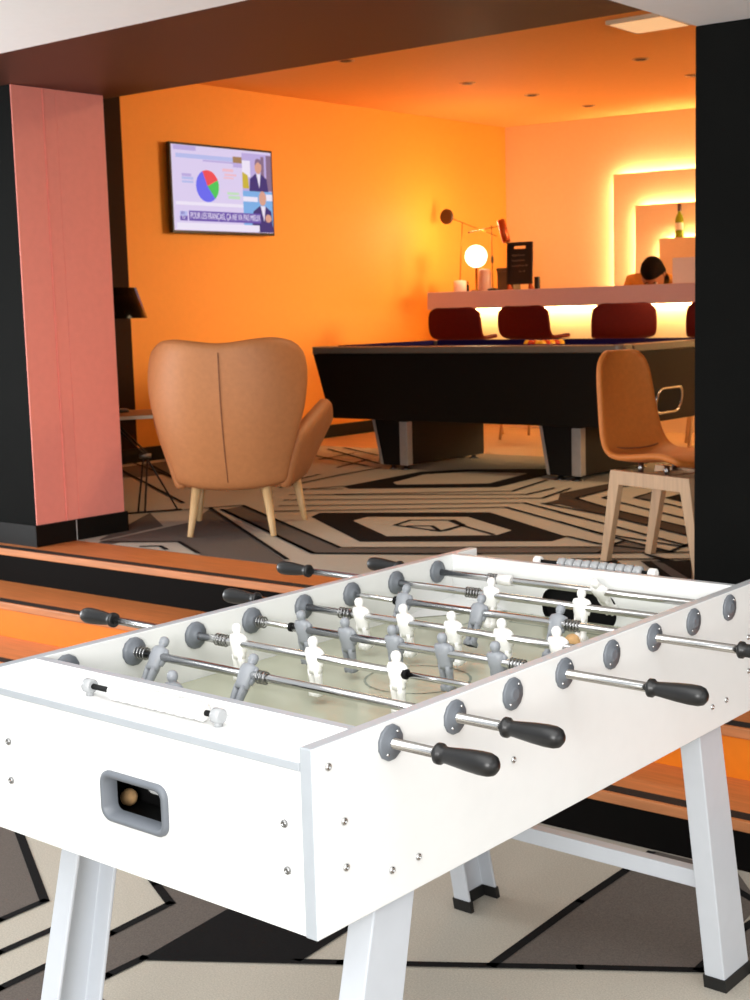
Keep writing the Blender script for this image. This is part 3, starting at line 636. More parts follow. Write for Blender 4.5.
# ---- tan wing chair seen from behind, facing the television
WC = thing('wing_armchair', (-3.50, 3.31, UPZ), 'tan leatherette wing armchair seen from behind, on pale tapered wooden legs', 'armchair', rz=math.radians(34.5))
def wing_rows(nu=15, nv=12):
    rows = []
    for j in range(nv+1):
        t = j/nv; row = []
        w = .250+.108*max(0, math.sin(min(1, t/.80)*PI/2))**1.5 if t < .8 else .358-.028*((t-.8)/.2)**2
        for i in range(nu+1):
            s = -1+2*i/nu
            top = .912-.024*math.exp(-(s/.42)**2)-.065*max(0, abs(s)-.76)**1.6/.102
            z = .215+.025*(1-abs(s)**2)*0+(top-.215)*t
            wrap = .20*(abs(s)**3.2)*(.25+.75*t)
            y = -.235-.105*t+.03*math.sin(t*PI)*-1+wrap+.02*(1-t)**3
            row.append((s*w, y, z+.03*(1-t)**2*abs(s)**2))
        rows.append(row)
    return rows
g = G(); g.grid(wing_rows(), 'tan'); g.done('backrest', WC, local=True, solid=.075, sub=1)
# central seam standing just proud of the back
rows = wing_rows(14, 16); g = G(); g.path([(0, rw_[7][1]-.0385, rw_[7][2]) for rw_ in rows[1:-1]], .0028, 'tanseam', 6); g.done('seam', WC, local=True)
for sx in (-1, 1):
    rows = []
    for j in range(7):
        t = j/6; row = []
        for i in range(9):
            s = i/8
            top = .46+.145*math.sin(min(1, s*1.1)*PI/2)-.12*max(0, s-.74)**1.5/.13
            z = .215+(top-.215)*t+.015*s
            y = -.20+.47*s*(.84+.16*t)
            x = .226+.066*t+(.03+.092*t)*math.sin(min(1, s)*PI*.6)
            row.append((sx*x, y, z))
        rows.append(row)
    g = G(); g.grid(rows, 'tan'); g.done('armrest', WC, local=True, solid=.07, sub=1)
g = G(); g.box((-.235, -.20, .222), (.235, .30, .29), 'tan'); g.done('seat_base', WC, local=True, bevel=.03, seg=3)
g = G(); g.box((-.235, -.19, .291), (.235, .32, .40), 'tan'); g.done('seat_cushion', WC, local=True, bevel=.035, seg=3)
for x, y in ((-.165, -.20), (.165, -.20), (-.235, .235), (.235, .235)):
    g = G(); dx, dy = .03*sgn(x), .035*sgn(y); g.lathe((x+dx, y+dy, 0.0008), (-dx, -dy, .205), [(0, .0125), (.004, .0135), (.234, .0235)], 'beech', 16); g.done('leg', WC, local=True)

# ---- side table with a lamp, by the pink partition
ST_ = thing('side_table', (-4.46, 3.53, UPZ), 'small tan-topped side table on crossed black wire legs, beside the pink partition', 'side table', rz=math.radians(60))
g = G(); g.box((-.27, -.0, .478), (.25, .44, .496), 'tablewhite'); g.box((-.27, -.0, .4962), (.25, .44, .50), 'tabletan'); g.done('table_top', ST_, local=True, bevel=.002)
for path_ in ([(-.14, .06, .4775), (.018, -.02, .30), (.018, -.03, .27), (-.04, -.16, .0062)], [(.018, -.012, .30), (.03, -.02, .27), (.15, -.16, .0062)], [(-.2, .38, .4775), (-.21, .40, .25), (-.22, .44, .0062)]):
    for off in ((-.011, .011) if path_[-1][0] < 0 else (0,)):
        g = G(); g.path([(x+off*(1+.6*(z < .1)), y, z) for x, y, z in path_], .005, 'blackmetal', 8); g.done('wire_leg', ST_, local=True)
for q in ([(-.22, -.16, .006), (.17, -.16, .006)], [(-.22, .44, .006), (-.22, -.16, .006)]):
    g = G(); g.path(q, .0052, 'blackmetal'); g.done('floor_bar', ST_, local=True)
g = G(); g.tube((-.012, -.025, .285), (.05, -.025, .285), .012, 'steel'); g.done('wire_joint', ST_, local=True)
lx, ly = -4.745, 3.617
LP = thing('table_lamp', (lx, ly, UPZ+.50), 'table lamp with glossy black cone shade half hidden by the pink partition', 'lamp')
g = G(); g.lathe((lx, ly, UPZ+.5006), (0, 0, 1), [(0, .07), (.012, .07), (.018, .055), (.020, .012)], 'blackmetal', 24); g.done('base', LP)
g = G(); g.tube((lx, ly, UPZ+.52), (lx, ly, 1.56), .007, 'blackmetal'); g.done('pole', LP)
g = G(); n = 28
g.skin([g.ring((lx, ly, z), (0, 0, 1), r, n, (1, 0, 0)) for z, r in ((1.436, .192), (1.600, .140), (1.598, .136), (1.438, .188))], 'blackgloss', False); g.face(g.ring((lx, ly, 1.5985), (0, 0, 1), .137, n, (1, 0, 0)), 'blackgloss'); g.done('lamp_shade', LP)

# ---- shell chairs
def shell(parent, prof, wid, m, th, rnd=.5, curve=.03, sub=1):
    """prof: (y, z) from the top of the back down to the front of the seat; wid: half widths"""
    g = G(); rows = []; n = len(prof); nu = 12
    for j, ((y, z), w) in enumerate(zip(prof, wid)):
        row = []
        for i in range(nu+1):
            s = -1+2*i/nu; back = max(0, 1-j/(n*.55))
            row.append((s*w, y+curve*s*s*back*1.5, z-(.018*abs(s)**5 if j < 2 else 0)+curve*.7*s*s*(1-back)))
        rows.append(row)
    g.grid(rows, m); return g.done('shell', parent, local=True, solid=th, sub=2)
DC = thing('dining_chair', (-1.366, 3.52, UPZ), 'orange-tan shell chair on pale wooden sledge legs beside the black column', 'chair', rz=math.radians(-17-90))
prof = [(-.285, .83), (-.282, .815), (-.268, .74), (-.248, .64), (-.228, .55), (-.205, .475), (-.165, .425), (-.105, .408), (-.02, .412), (.08, .425), (.15, .43), (.20, .418), (.222, .402)]
wid = [.08, .124, .142, .149, .157, .167, .178, .188, .193, .195, .193, .185, .165]
shell(DC, prof, wid, 'orangeshell', .026)
g = G(); g.path([(s*.15/8, -.163+.0*s+.016-.03*(abs(s)/8)**2, .448+.012*(s/8)**2) for s in range(-8, 9)], .003, 'tanseam', 6); g.done('seat_seam', DC, local=True)
for sx in (-1, 1):
    g = G(); xx = sx*.12
    def bar(p, q, w0, w1): pass
    yr0, yf0, yr1, yf1 = -.20, .27, -.15, .22
    z1, h, w = .368, .055, .05
    out_ = [(yr0-.035, 0), (yr1-.025, z1), (yf1+.025, z1), (yf0+.035, 0), (yf0, 0), (yf1-.02, z1-h), (yr1+.022, z1-h), (yr0+.0, 0)]
    for (aa, bb, cc, dd) in ((0, 1, 6, 7), (1, 2, 5, 6), (2, 3, 4, 5)):
        q = [out_[aa], out_[bb], out_[cc], out_[dd]]
        V = [[g.bm.verts.new((xx+dx*sx, y, z+.0008)) for y, z in q] for dx in (-.014, .014)]
        g.face(V[0], 'oakgrey'); g.face(V[1], 'oakgrey')
        for i in range(4): g.face([V[0][i], V[0][(i+1) % 4], V[1][(i+1) % 4], V[1][i]], 'oakgrey')
    bmesh.ops.remove_doubles(g.bm, verts=g.bm.verts, dist=.0001)
    g.done('leg_frame', DC, local=True, bevel=.002)
g = G(); g.box((-.105, -.06, .335), (.105, -.02, .36), 'oakgrey'); g.box((-.105, .06, .335), (.105, .10, .36), 'oakgrey'); g.done('crossbar', DC, local=True)
for x in (-.09, .09):
    for y in (-.05, .09):
        g = G(); g.tube((x, y, .362), (x, y, .402), .011, 'steel'); g.done('spacer', DC, local=True)

def stool():
    t = thing('bar_stool', (0, 0, UPZ), 'x', 'bar stool', 'dark red stools at the bar')
    prof = [(-.215, 1.015), (-.213, 1.005), (-.205, .95), (-.195, .88), (-.18, .82), (-.145, .775), (-.08, .76), (.0, .762), (.09, .768), (.16, .772), (.20, .76)]
    wid = [.175, .213, .232, .236, .236, .232, .225, .22, .215, .205, .18]
    shell(t, prof, wid, 'redshell', .028)
    for x in (-1, 1):
        for y in (-1, 1):
            g = G(); g.lathe((x*.215, y*.20, .0003), (-x*.075, -y*.07, .735), [(0, .011), (.735, .019)], 'beech', 12); g.done('leg', t, local=True)
    g = G()
    for a, b in (((-.195, -.18), (.195, -.18)), ((.195, -.18), (.195, .18)), ((.195, .18), (-.195, .18)), ((-.195, .18), (-.195, -.18))): g.tube((a[0]*.97, a[1]*.97, .25), (b[0]*.97, b[1]*.97, .25), .008, 'blackmetal', n=8)
    g.done('foot_ring', t, local=True)
    return t
s0 = stool()
for k, (x, y, rz, lab) in enumerate(((-5.365, 7.678, 8, 'dark red bar stool at the left end of the white bar'), (-4.725, 7.717, 0, 'dark red bar stool below the chalkboard'),
                             (-3.995, 7.73, 36, 'dark red bar stool in front of the person behind the bar'), (-3.25, 7.78, 30, 'dark red bar stool cut off by the edge of the black column'))):
    o = s0 if k == 0 else copy_tree(s0); o.location = (x, y, UPZ); o.rotation_euler = (0, 0, math.radians(rz)); o['label'] = lab

# ---- bar
B0 = Vector((-6.115, 8.165, 0)); BAR_A = math.radians(3.5); XU = Vector((math.cos(BAR_A), math.sin(BAR_A), 0)); XN = Vector((-math.sin(BAR_A), math.cos(BAR_A), 0))
def ba(a, b, z): v = B0+XU*a+XN*b; return (v.x, v.y, z)
def babox(g, a0, a1, b0, b1, z0, z1, m, mats=None): g.hexa([ba(a0, b0, z0), ba(a1, b0, z0), ba(a1, b1, z0), ba(a0, b1, z0), ba(a0, b0, z1), ba(a1, b0, z1), ba(a1, b1, z1), ba(a0, b1, z1)], m, mats)
BR = thing('bar_counter', ba(2, .3, UPZ), 'long white bar counter with light glowing under its top', 'bar counter')
BT = 1.578
g = G(); babox(g, 0, 6.2, 0, .62, BT-.145, BT, 'barwhite'); g.done('counter_top', BR, bevel=.004)
g = G(); babox(g, .03, 6.2, .26, .60, UPZ, BT-.146, 'barpanel'); g.done('front_panel', BR)
g = G(); babox(g, .08, 6.2, .19, .225, BT-.162, BT-.1465, 'led'); g.done('led_strip', BR)
g = G(); babox(g, .1, 6.2, .6205, .85, UPZ+.87, UPZ+.912, 'barwhite'); babox(g, .1, 6.2, .6005, .82, UPZ, UPZ+.869, 'barpanel'); g.done('work_top', BR)

def bp_(px_a, b, z): return Vector(ba(px_a, b, z))
# things standing on the bar
t = thing('desk_lamp', ba(.06, .42, BT), 'thin brass balance lamp with round bronze disc shade, left end of the bar', 'lamp')
g = G(); g.lathe(ba(.06, .42, BT+.0006), (0, 0, 1), [(0, .055), (.09, .055), (.098, .048), (.10, .008)], 'whitegloss', 24); g.done('base', t)
g = G(); g.tube(ba(.06, .42, BT+.10), ba(.095, .42, 2.165), .0045, 'brass', n=8); g.done('pole', t)
g = G(); g.tube(ba(.005, .42, 2.205), ba(.44, .42, 2.035), .004, 'brass', n=8); g.done('arm', t)
c = bp_(-.053, .41, 2.228); g = G(); g.lathe(c-XN*.02, XN, [(0, .058), (.008, .066), (.022, .066), (.034, .03), (.036, .008)], 'browndisc', 28); g.done('lamp_shade', t)
t = thing('desk_lamp', ba(.59, .10, BT), 'brass balance lamp with tilted copper cylinder shade, left of the chalkboard', 'lamp')
g = G(); g.lathe(ba(.59, .10, BT+.0006), (0, 0, 1), [(0, .045), (.012, .045), (.018, .02), (.02, .006)], 'blackmetal', 24); g.done('base', t)
g = G(); g.tube(ba(.59, .10, BT+.018), ba(.585, .10, 2.11), .0042, 'brass', n=8); g.lathe(ba(.589, .10, 1.80), (0, 0, 1), [(0, .007), (.01, .011), (.05, .011), (.06, .006)], 'blackmetal', 12); g.done('pole', t)
g = G(); g.tube(ba(.365, .10, 2.062), ba(.72, .10, 2.105), .0038, 'brass', n=8); g.ball(ba(.365, .10, 2.062), .010, 'brass', 10); g.done('arm', t)
g = G(); d = XU*.055+Vector((0, 0, -.185)); g.lathe(bp_(.675, .10, 2.145), d, [(0, .028), (.004, .032), (.185, .034), (.188, .028)], 'copper', 20); g.done('lamp_shade', t)
t = thing('globe_lamp', ba(.305, .30, BT), 'lit white globe lamp standing between the two brass lamps', 'lamp')
g = G(); g.lathe(ba(.305, .30, BT+.0006), (0, 0, 1), [(0, .05), (.01, .05), (.014, .012), (.20, .010), (.205, .03), (.215, .03)], 'brass', 20); g.done('base', t)
g = G(); g.ball(ba(.305, .30, 1.872), .094, 'globe', 28); g.done('globe', t)
o = G(); o.lathe(ba(.425, .24, BT+.0006), (0, 0, 1), [(0, .05), (.004, .055), (.16, .055), (.175, .045), (.18, .04), (.182, .036)], 'glass', 24); tag(o.done('glass_jar', off=ba(.425, .24, BT)), 'pinkish frosted jar under the lit globe lamp', 'jar')
o = G(); o.lathe(ba(.345, .10, BT+.0006), (0, 0, 1), [(0, .012), (.045, .012), (.055, .006), (.08, .006), (.083, .004)], 'blackmetal', 14); tag(o.done('small_bottle', off=ba(.345, .10, BT)), 'tiny dark bottle on the bar left of the pinkish jar', 'bottle')
t = thing('card_box', ba(.60, .22, BT), 'dark brownish box behind the left edge of the chalkboard', 'box')
g = G(); babox(g, .535, .69, .26, .38, BT+.0006, BT+.155, 'greybox'); g.done('body', t, bevel=.004)
g = G(); babox(g, .53, .695, .255, .385, BT+.1555, BT+.185, 'greybox'); g.done('lid', t, bevel=.004)
# chalkboard on the bar
t = thing('chalkboard_sign', ba(.78, .12, BT), 'black-framed chalkboard with faint handwriting standing on the bar', 'chalkboard')
ca0, ca1, cz0, cz1, cb = .708, .948, BT+.042, 1.962, .12
tiltb = .05
def cbp(a, z, b=0): return ba(a, cb+b+(z-cz0)*tiltb, z)
g = G()
fr = [(ca0, cz0), (ca1, cz0), (ca1, cz1), (ca0, cz1)]; inn = [(ca0+.014, cz0+.014), (ca1-.014, cz0+.014), (ca1-.014, cz1-.014), (ca0+.014, cz1-.014)]
g.skin([[g.bm.verts.new(cbp(a, z, b)) for a, z in pts] for pts, b in ((fr, .016), (fr, 0), (inn, 0), (inn, .016))], 'blackframe', False, False); g.done('frame', t)
hs = rrect(.11, .022, .008, 4, (ca0+ca1)/2-.002, cz1-.043)
o3 = Vector(cbp(0, 0, .008)); eyv = Vector(cbp(0, 1, .008))-o3
g = G(); g.plate_hole((ca0+.0138, cz0+.0138, ca1-.0138, cz1-.0138), hs, o3, XU, eyv, XN, .005, 'chalk'); g.done('board', t)
g = G()
for a in (ca0+.02, ca1-.02): g.hexa([ba(a-.006, .105, BT+.0006), ba(a+.006, .105, BT+.0006), ba(a+.006, .19, BT+.0006), ba(a-.006, .19, BT+.0006), ba(a-.006, .115, cz0+.002), ba(a+.006, .115, cz0+.002), ba(a+.006, .14, cz0+.002), ba(a-.006, .14, cz0+.002)], 'copper')
g.done('foot', t)
g = G(); rr = random.Random(3)
for k, (a, b, z) in enumerate(((.045, .165, .235), (.045, .165, .192), (.045, .195, .150), (.115, .135, .105), (.15, .175, .105))):
    pts = []; nn = int((b-a)/.004)
    for i in range(nn+1): pts.append((ca0+a+(b-a)*i/nn, cz0+z+.008*math.sin(i*1.9+k)+rr.uniform(-.004, .004)))
    V = [cbp(x, zz, .0068) for x, zz in pts]; g.path(V, .0011, 'chalkline', 5)
g.done('handwriting', t)
o = G(); babox(o, .97, 1.01, .12, .15, BT+.0006, BT+.098, 'blackframe'); tag(o.done('card_reader', off=ba(.99, .13, BT), bevel=.004), 'small dark device on the bar right of the chalkboard', 'device')
# white sheet in an acrylic stand at the right
t = thing('menu_stand', ba(2.3, .15, BT), 'white sheet in a clear upright stand at the right end of the bar', 'menu stand')
g = G(); babox(g, 2.165, 2.44, .148, .152, BT+.004, 1.775, 'paper'); g.done('sheet', t)
g = G(); babox(g, 2.16, 2.445, .10, .20, BT+.0004, BT+.004, 'glass'); g.done('base', t)
# bottle on the niche ledge
bx, by = bw(1.765, -.245, 0)[:2]
t = thing('wine_bottle', (bx, by, 1.985), 'green wine bottle with dark capsule on the backlit ledge behind the bar', 'bottle')
g = G(); g.lathe((bx, by, 1.9855), (0, 0, 1), [(0, .03), (.004, .036), (.155, .036), (.185, .026), (.205, .0145), (.262, .0135)], 'bottle', 20); g.done('body', t)
g = G(); g.lathe((bx, by, 2.2475-.04), (0, 0, 1), [(0, .0155), (.055, .0152), (.057, .016), (.063, .016), (.065, .012)], 'bcap', 16); g.done('capsule', t)
g = G(); a0 = math.atan2(-1.307-by, 1.224-bx); vs = []
V = [[g.bm.verts.new((bx+.0366*math.cos(a0+d), by+.0366*math.sin(a0+d), z)) for d in [-1.2+.24*i for i in range(11)]] for z in (2.05, 2.11)]
for i in range(10): g.face([V[0][i], V[0][i+1], V[1][i+1], V[1][i]], 'blabel', True)
g.done('label_band', t)

# ---- television on the orange wall
TV = thing('television', (XL, 5.99, 2.337), 'flat television on the orange wall showing a news chart', 'television')
TY0, TY1, TZ0, TZ1, TX = 5.47, 6.50, 2.022, 2.652, XL+.075
g = G(); g.box((TX-.035, TY0, TZ0), (TX, TY1, TZ1), 'tvbody'); g.done('housing', TV, bevel=.003)
g = G(); g.box((XL+.0004, 5.85, 2.2), (TX-.0352, 6.13, 2.5), 'tvbody'); g.done('wall_bracket', TV)
sy0, sy1, sz0, sz1 = TY0+.016, TY1-.016, TZ0+.02, TZ1-.016; SWd, SHt = sy1-sy0, sz1-sz0
g = G(); g.box((TX-.001, sy0, sz0), (TX+.0008, sy1, sz1), 'sbg')
lay = [0]
def srect(u0, v0, u1, v1, m):      # u from the left, v from the top
    lay[0] += 1; x = TX+.001+.00012*lay[0]
    g.poly([(x, sy0+u0*SWd, sz1-v1*SHt), (x, sy0+u1*SWd, sz1-v1*SHt), (x, sy0+u1*SWd, sz1-v0*SHt), (x, sy0+u0*SWd, sz1-v0*SHt)], m)
def spoly(pts, m):
    lay[0] += 1; x = TX+.001+.00012*lay[0]
    g.poly([(x, sy0+u*SWd, sz1-v*SHt) for u, v in pts], m)
def sell(u, v, ru, rv, m, n=18): spoly([(u+ru*math.cos(2*PI*i/n), v+rv*math.sin(2*PI*i/n)) for i in range(n)], m)
srect(.02, 0.005, .235, .06, 'slav'); srect(.04, .10, .62, .15, 'spblue'); srect(.3, .155, .6, .175, 'slav')
srect(.60, .085, .72, .16, 'stan'); srect(.60, .16, .72, .215, 'slav')
srect(.09, .37, .20, .40, 'spblue'); srect(.09, .33, .18, .365, 'slav'); srect(.09, .415, .2, .44, 'spblue')
srect(.49, .24, .60, .275, 'spink'); srect(.51, .30, .63, .325, 'spink'); srect(.50, .34, .60, .36, 'spink')
srect(.53, .52, .65, .55, 'spgreen'); srect(.54, .565, .66, .60, 'spgreen'); srect(.02, .66, .72, .70, 'sbg2')
pr, pu, pv = .113, .335, .465
def pie(a0, a1, m):
    n = 14; spoly([(pu, pv)]+[(pu+pr/SWd*math.sin(a0+(a1-a0)*i/n), pv-pr/SHt*math.cos(a0+(a1-a0)*i/n)) for i in range(n+1)], m)
pie(-.42, 1.15, 'sred'); pie(1.15, 2.45, 'sgreen'); pie(2.45, 2.45+3.42, 'sblue')
F = lambda u: .69+(u-.725)*(.31/.275)
sr0, sp0, se0 = srect, spoly, sell
srect = lambda a, b, c, d, m: sr0(F(a), b, F(c), d, m)
spoly = lambda pts, m: sp0([(F(u), v) for u, v in pts], m)
sell = lambda u, v, ru, rv, m, n=18: sp0([(F(u+ru*math.cos(2*PI*i/n)), v+rv*math.sin(2*PI*i/n)) for i in range(n)], m)
# right column: two men at the studio
srect(.725, .03, 1., .49, 'slav'); srect(.725, .49, 1., .93, 'ssky'); srect(.90, .06, .93, .48, 'sgrey'); srect(.95, .04, 1., .48, 'sgrey'); srect(.725, .12, .80, .32, 'sbg2')
spoly([(.725, .26), (.775, .30), (.785, .46), (.725, .46)], 'syel'); srect(.725, .56, .86, .62, 'sbg2'); srect(.94, .52, 1., .60, 'sbg2')
spoly([(.785, .49), (.795, .34), (.845, .275), (.90, .275), (.95, .33), (.965, .49)], 'ssuit'); spoly([(.855, .275), (.895, .275), (.88, .45)], 'sbg2'); sell(.873, .19, .032, .085, 'sskin'); spoly([(.842, .17), (.85, .10), (.873, .085), (.897, .10), (.905, .16), (.873, .125)], 'sgrey')
spoly([(.80, .93), (.815, .74), (.875, .67), (.93, .67), (.985, .73), (.995, .93)], 'ssuit'); spoly([(.885, .67), (.93, .67), (.915, .86)], 'sbg2'); sell(.905, .575, .035, .09, 'sskin'); sell(.955, .82, .03, .05, 'sskin')
srect(.85, .92, 1., .995, 'ssuit')
srect, spoly, sell = sr0, sp0, se0
srect(.055, .775, .125, .885, 'spblue'); srect(.055, .83, .125, .885, 'spurple')
srect(.14, .765, .865, .885, 'spurple'); srect(.02, .91, .85, .99, 'sbg2')
scr = g.done('screen', TV)
def text(body, u, v, size, m, parent, sx=1.):
    bpy.context.view_layer.update()
    cu = bpy.data.curves.new('caption', 'FONT'); cu.body = body; cu.size = size; cu.align_x = 'LEFT'; cu.align_y = 'CENTER'; cu.extrude = .0004
    cu.materials.append(M[m]); tmp = bpy.data.objects.new('caption_curve', cu); COL.objects.link(tmp); bpy.context.view_layer.update()
    me = bpy.data.meshes.new_from_object(tmp.evaluated_get(bpy.context.evaluated_depsgraph_get())); bpy.data.objects.remove(tmp)
    o = bpy.data.objects.new('caption', me); COL.objects.link(o)
    o.matrix_local = Matrix.Identity(4); o.rotation_euler = (PI/2, 0, PI/2); o.scale = (sx, 1, 1)
    o.parent = parent; o.location = Vector((TX+.0085, sy0+u*SWd, sz1-v*SHt))-wpos(parent); return o
text('POUR LES FRANÇAIS, ÇA NE VA PAS MIEUX', .15, .825, .064, 'sbg2', scr, .57)
text('BFM', .06, .80, .032, 'spurple', scr, .62); text('TV', .068, .856, .032, 'sbg2', scr, .9)

# ---- person bending over behind the bar (seen from the front, crown of the head towards us)
PP = thing('person', (-4.435, 9.33, UPZ), 'person with short black hair in mustard top, bent over behind the bar', 'person')
PSH = -.11
def skinmesh(name, pts, edges, rad, m, parent, sub=2, root=0):
    me = bpy.data.meshes.new(name); me.from_pydata([Vector(p)+Vector((0 if name == 'hand' else PSH*min(1, max(0, (p[1]+.225)/.06)), 0, 0)) for p in pts], edges, []); me.materials.append(M[m])
    o = bpy.data.objects.new(name, me); COL.objects.link(o); o.parent = parent
    md = o.modifiers.new('Skin', 'SKIN'); md.use_smooth_shade = True
    for i, r in enumerate(rad):
        r = r if isinstance(r, tuple) else (r, r)
        me.skin_vertices[0].data[i].radius = r; me.skin_vertices[0].data[i].use_root = (i == root)
    md = o.modifiers.new('Subdivision', 'SUBSURF'); md.levels = sub; md.render_levels = sub
    return o
# local frame: x to the right in the picture, -y towards the bar; z up from the raised floor
PP.rotation_euler = (0, 0, math.radians(4))
bodyp = [(0, .12, .92), (0, .08, 1.02), (-.02, -.02, 1.12), (-.03, -.12, 1.185), (-.01, -.19, 1.205), (-.03, -.225, 1.205),      # 0-5 pelvis to neck
         (-.10, .13, .86), (-.11, .09, .48), (-.12, .13, .09), (-.12, .03, .035), (.10, .13, .86), (.11, .09, .48), (.12, .13, .09), (.12, .03, .035),   # legs 6-13
         (-.19, -.12, 1.165), (-.26, -.20, .98), (-.20, -.36, .95), (-.185, -.40, .94), (.17, -.12, 1.165), (.24, -.20, .98), (.18, -.36, .95), (.165, -.40, .94)]   # arms 14-21
bede = [(0, 1), (1, 2), (2, 3), (3, 4), (4, 5), (0, 6), (6, 7), (7, 8), (8, 9), (0, 10), (10, 11), (11, 12), (12, 13), (3, 14), (14, 15), (15, 16), (16, 17), (3, 18), (18, 19), (19, 20), (20, 21)]
brad = [(.15, .11), (.14, .10), (.15, .10), (.13, .09), (.06, .06), (.052, .055), .085, .058, .042, (.045, .032), .085, .058, .042, (.045, .032), .06, .043, .03, .03, .06, .043, .03, .03]
body_ = skinmesh('body', bodyp, bede, brad, 'skin', PP)
# clothes follow the body
skinmesh('top', [(0, .09, 1.0), (-.02, -.02, 1.12), (-.03, -.12, 1.185), (-.01, -.175, 1.20), (-.20, -.12, 1.185), (-.25, -.18, 1.03), (.18, -.12, 1.165), (.23, -.18, 1.03)], [(0, 1), (1, 2), (2, 3), (2, 4), (4, 5), (2, 6), (6, 7)],
         [(.16, .12), (.165, .115), (.145, .105), (.075, .07), .075, .06, .075, .06], 'mustard', PP)
skinmesh('trousers', [(0, .12, .93), (-.10, .13, .86), (-.11, .09, .48), (-.12, .13, .12), (.10, .13, .86), (.11, .09, .48), (.12, .13, .12)], [(0, 1), (1, 2), (2, 3), (0, 4), (4, 5), (5, 6)], [(.16, .125), .098, .07, .056, .098, .07, .056], 'trouser', PP)
skinmesh('shoe', [(-.12, .15, .045), (-.12, .0, .038)], [(0, 1)], [(.05, .044), (.052, .036)], 'blackmetal', PP); skinmesh('shoe', [(.12, .15, .045), (.12, .0, .038)], [(0, 1)], [(.05, .044), (.052, .036)], 'blackmetal', PP)
# head leaning forward and down: crown towards the bar
g = G()
hd = Vector((-.03, -.30, 1.243)); up = Vector((.05, -.86, .52)).normalized(); rt = Vector((1, .08, 0)); rt = (rt-up*rt.dot(up)).normalized(); fw = up.cross(rt)
if fw.z > 0: fw = -fw
HS = 1.13
def hp(x, y, z): return hd+(rt*x+fw*y+up*z)*HS        # y = towards the face, z = crown
rings = []
for z, rx, ry, yo in ((-.118, .028, .03, .045), (-.108, .042, .048, .038), (-.085, .054, .070, .022), (-.05, .064, .084, .010), (-.01, .072, .092, .002), (.03, .075, .095, -.004), (.065, .068, .086, -.008), (.09, .052, .066, -.010), (.108, .028, .036, -.010), (.113, .004, .005, -.01)):
    rings.append([g.bm.verts.new(hp(rx*math.cos(2*PI*i/20), yo+ry*math.sin(2*PI*i/20), z)) for i in range(20)])
g.skin(rings, 'skin')
# nose, lips, eyes, ears
def blob(c, r, sc, m):
    n0 = len(g.bm.verts); g.bm.verts.ensure_lookup_table(); b4 = set(g.bm.verts); g.ball((0, 0, 0), r, m, 12)
    for v in [v for v in g.bm.verts if v not in b4]: v.co = hp(c[0]+v.co.x*sc[0], c[1]+v.co.y*sc[1], c[2]+v.co.z*sc[2])
blob((0, .098, -.032), .013, (1, 1.3, 1.5), 'skin'); blob((0, .088, -.072), .012, (1.9, .7, .5), 'bcap')
for s in (-1, 1):
    blob((s*.03, .082, .0), .010, (1.3, .6, .8), 'whitegloss'); blob((s*.03, .087, .0), .005, (1, .6, 1), 'hair'); blob((s*.074, -.002, -.012), .022, (.35, .7, 1.2), 'skin'); blob((s*.03, .086, .018), .010, (1.6, .5, .35), 'hair')
g.tube(hp(0, -.012, -.085), (-.05, -.20, 1.195), .05, 'skin', .055, 16)
g.done('head', PP, local=True)
g = G(); rings = []
for z, rx, ry, yo in ((-.07, .060, .045, -.052), (-.03, .076, .066, -.036), (.01, .082, .080, -.022), (.045, .084, .095, -.012), (.075, .078, .094, -.010), (.10, .062, .076, -.012), (.119, .036, .045, -.012), (.126, .005, .006, -.012)):
    rings.append([g.bm.verts.new(hp(rx*math.cos(2*PI*i/20)*(1+.02*math.sin(i*3)), yo+ry*math.sin(2*PI*i/20), z)) for i in range(20)])
g.skin(rings, 'hair'); g.done('hair', PP, local=True)
# hands resting on the work top, five fingers each
for s, wx in ((-1, -.185), (1, .165)):
    hv = [(wx, -.40, .94), (wx, -.45, .932), (wx-.012*s*-1, -.48, .93)]
    P = [(wx, -.395, .94), (wx, -.43, .937), (wx, -.465, .932)]; E_ = [(0, 1), (1, 2)]; Rr = [(.028, .022), (.034, .016), (.036, .014)]
    for k, (dx, ln) in enumerate(((-.027, .062), (-.009, .074), (.009, .070), (.026, .055))):
        i0 = len(P); P += [(wx+dx*s, -.475, .933), (wx+dx*s*1.15, -.475-ln*.5, .938), (wx+dx*s*1.2, -.475-ln, .925)]; E_ += [(2, i0), (i0, i0+1), (i0+1, i0+2)]; Rr += [.0095, .0088, .0075]
    i0 = len(P); P += [(wx-s*.034, -.43, .934), (wx-s*.055, -.455, .932), (wx-s*.058, -.482, .927)]; E_ += [(1, i0), (i0, i0+1), (i0+1, i0+2)]; Rr += [.012, .0105, .009]
    skinmesh('hand', P, E_, Rr, 'skin', PP, 2, 0)

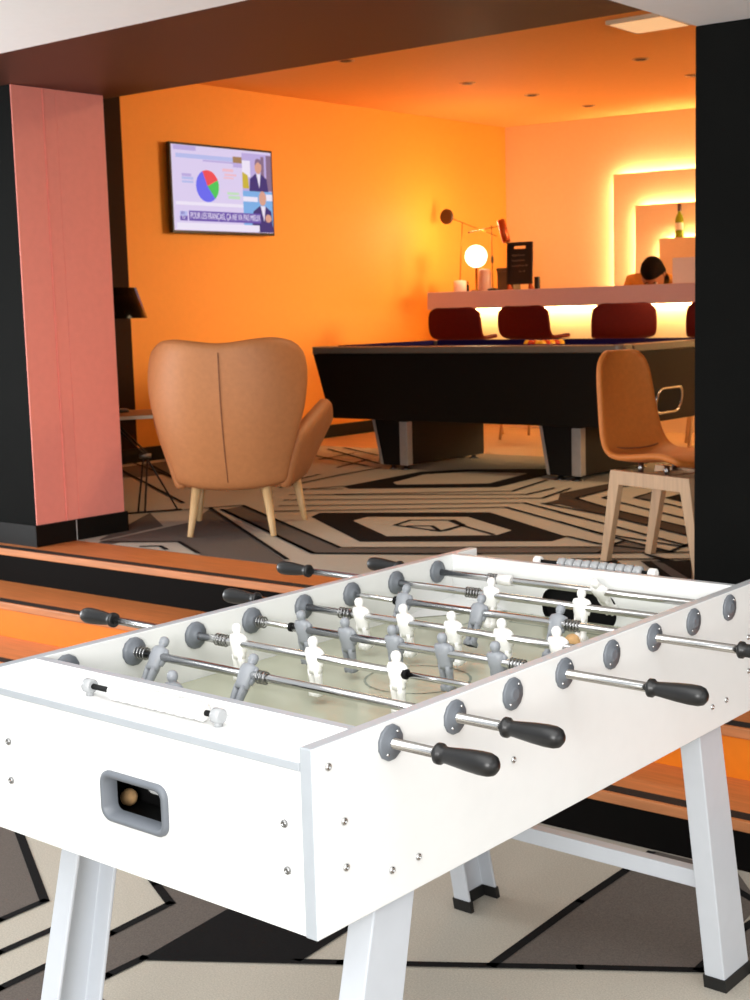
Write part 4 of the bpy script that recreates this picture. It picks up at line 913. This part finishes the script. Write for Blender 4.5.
# ================================================================== LIGHT AND CAMERA
def area(name, loc, to, size, power, col, sy=None):
    l = bpy.data.lights.new(name, 'AREA'); l.energy = power; l.color = col; l.size = size
    if sy: l.shape = 'RECTANGLE'; l.size_y = sy
    o = bpy.data.objects.new(name, l); COL.objects.link(o); o.location = loc
    o.rotation_euler = (Vector(to)-Vector(loc)).to_track_quat('-Z', 'Y').to_euler(); return o
area('window_daylight', (1.9, -3.6, 1.8), (-.4, .6, 1.3), 1.5, 160, (1, .985, .96), .9)
ll = area('lounge_light', (1.0, 9.3, 2.7), (-6.35, 7.2, 1.7), 2.2, 84, (1, .71, .38)); ll.data.spread = math.radians(56)
area('lounge_light', (-2.3, 4.9, 3.05), (-2.6, 5.2, .4), .9, 45, (1, .72, .42))  # added unseen lamp giving warm ambient light on the raised floor
area('side_fill', (4.1, -.4, .95), (-1.5, .9, 2.4), 3.4, 42, (1, .99, .97), 1.7)  # added unseen fill from the right, lifting the pink partition and side panel
area('left_ceiling_fill', (-5.2, .3, 1.05), (-2.6, 1.4, 2.45), 1.8, 98, (.96, .985, 1), 1.5)  # added low light aimed upwards to brighten the front ceiling
area('front_room_overhead_fill', (.9, -2.1, 3.3), (.9, -2.0, 0), 5.0, 175, (1, .985, .96), 4.2)  # added overhead fill standing in for light bounced off the front-room ceiling
pl = bpy.data.lights.new('globe_bulb', 'POINT'); pl.energy = 16; pl.color = (1, .74, .42); pl.shadow_soft_size = .1
o = bpy.data.objects.new('globe_bulb', pl); COL.objects.link(o); o.location = Vector(ba(.305, .30, 1.872))+Vector((0, .0, .25))
w = bpy.data.worlds.new('World'); SC.world = w; w.use_nodes = True
w.node_tree.nodes['Background'].inputs['Color'].default_value = (.93, .97, 1, 1); w.node_tree.nodes['Background'].inputs['Strength'].default_value = .85

cam = bpy.data.cameras.new('camera'); co = bpy.data.objects.new('camera', cam); COL.objects.link(co); SC.camera = co
Rr_, Rd_, Rf_ = CAM_R
co.matrix_world = Matrix(((Rr_[0], -Rd_[0], -Rf_[0], CAM_C[0]), (Rr_[1], -Rd_[1], -Rf_[1], CAM_C[1]), (Rr_[2], -Rd_[2], -Rf_[2], CAM_C[2]), (0, 0, 0, 1)))
cam.sensor_fit = 'VERTICAL'; cam.sensor_height = 36.; cam.lens = CAM_F*36/1000; cam.clip_start = .05
cam.dof.use_dof = True; cam.dof.focus_distance = 2.1; cam.dof.aperture_fstop = 16
SC.view_settings.view_transform = 'Standard'; SC.view_settings.look = 'None'; SC.view_settings.gamma = 1; SC.view_settings.use_curve_mapping = False
SC.view_settings.exposure = 0
SC.cycles.use_denoising = True
SC.cycles.max_bounces = 8; SC.cycles.diffuse_bounces = 4; SC.cycles.caustics_reflective = False; SC.cycles.caustics_refractive = False; SC.cycles.sample_clamp_indirect = 6
bpy.context.view_layer.update()
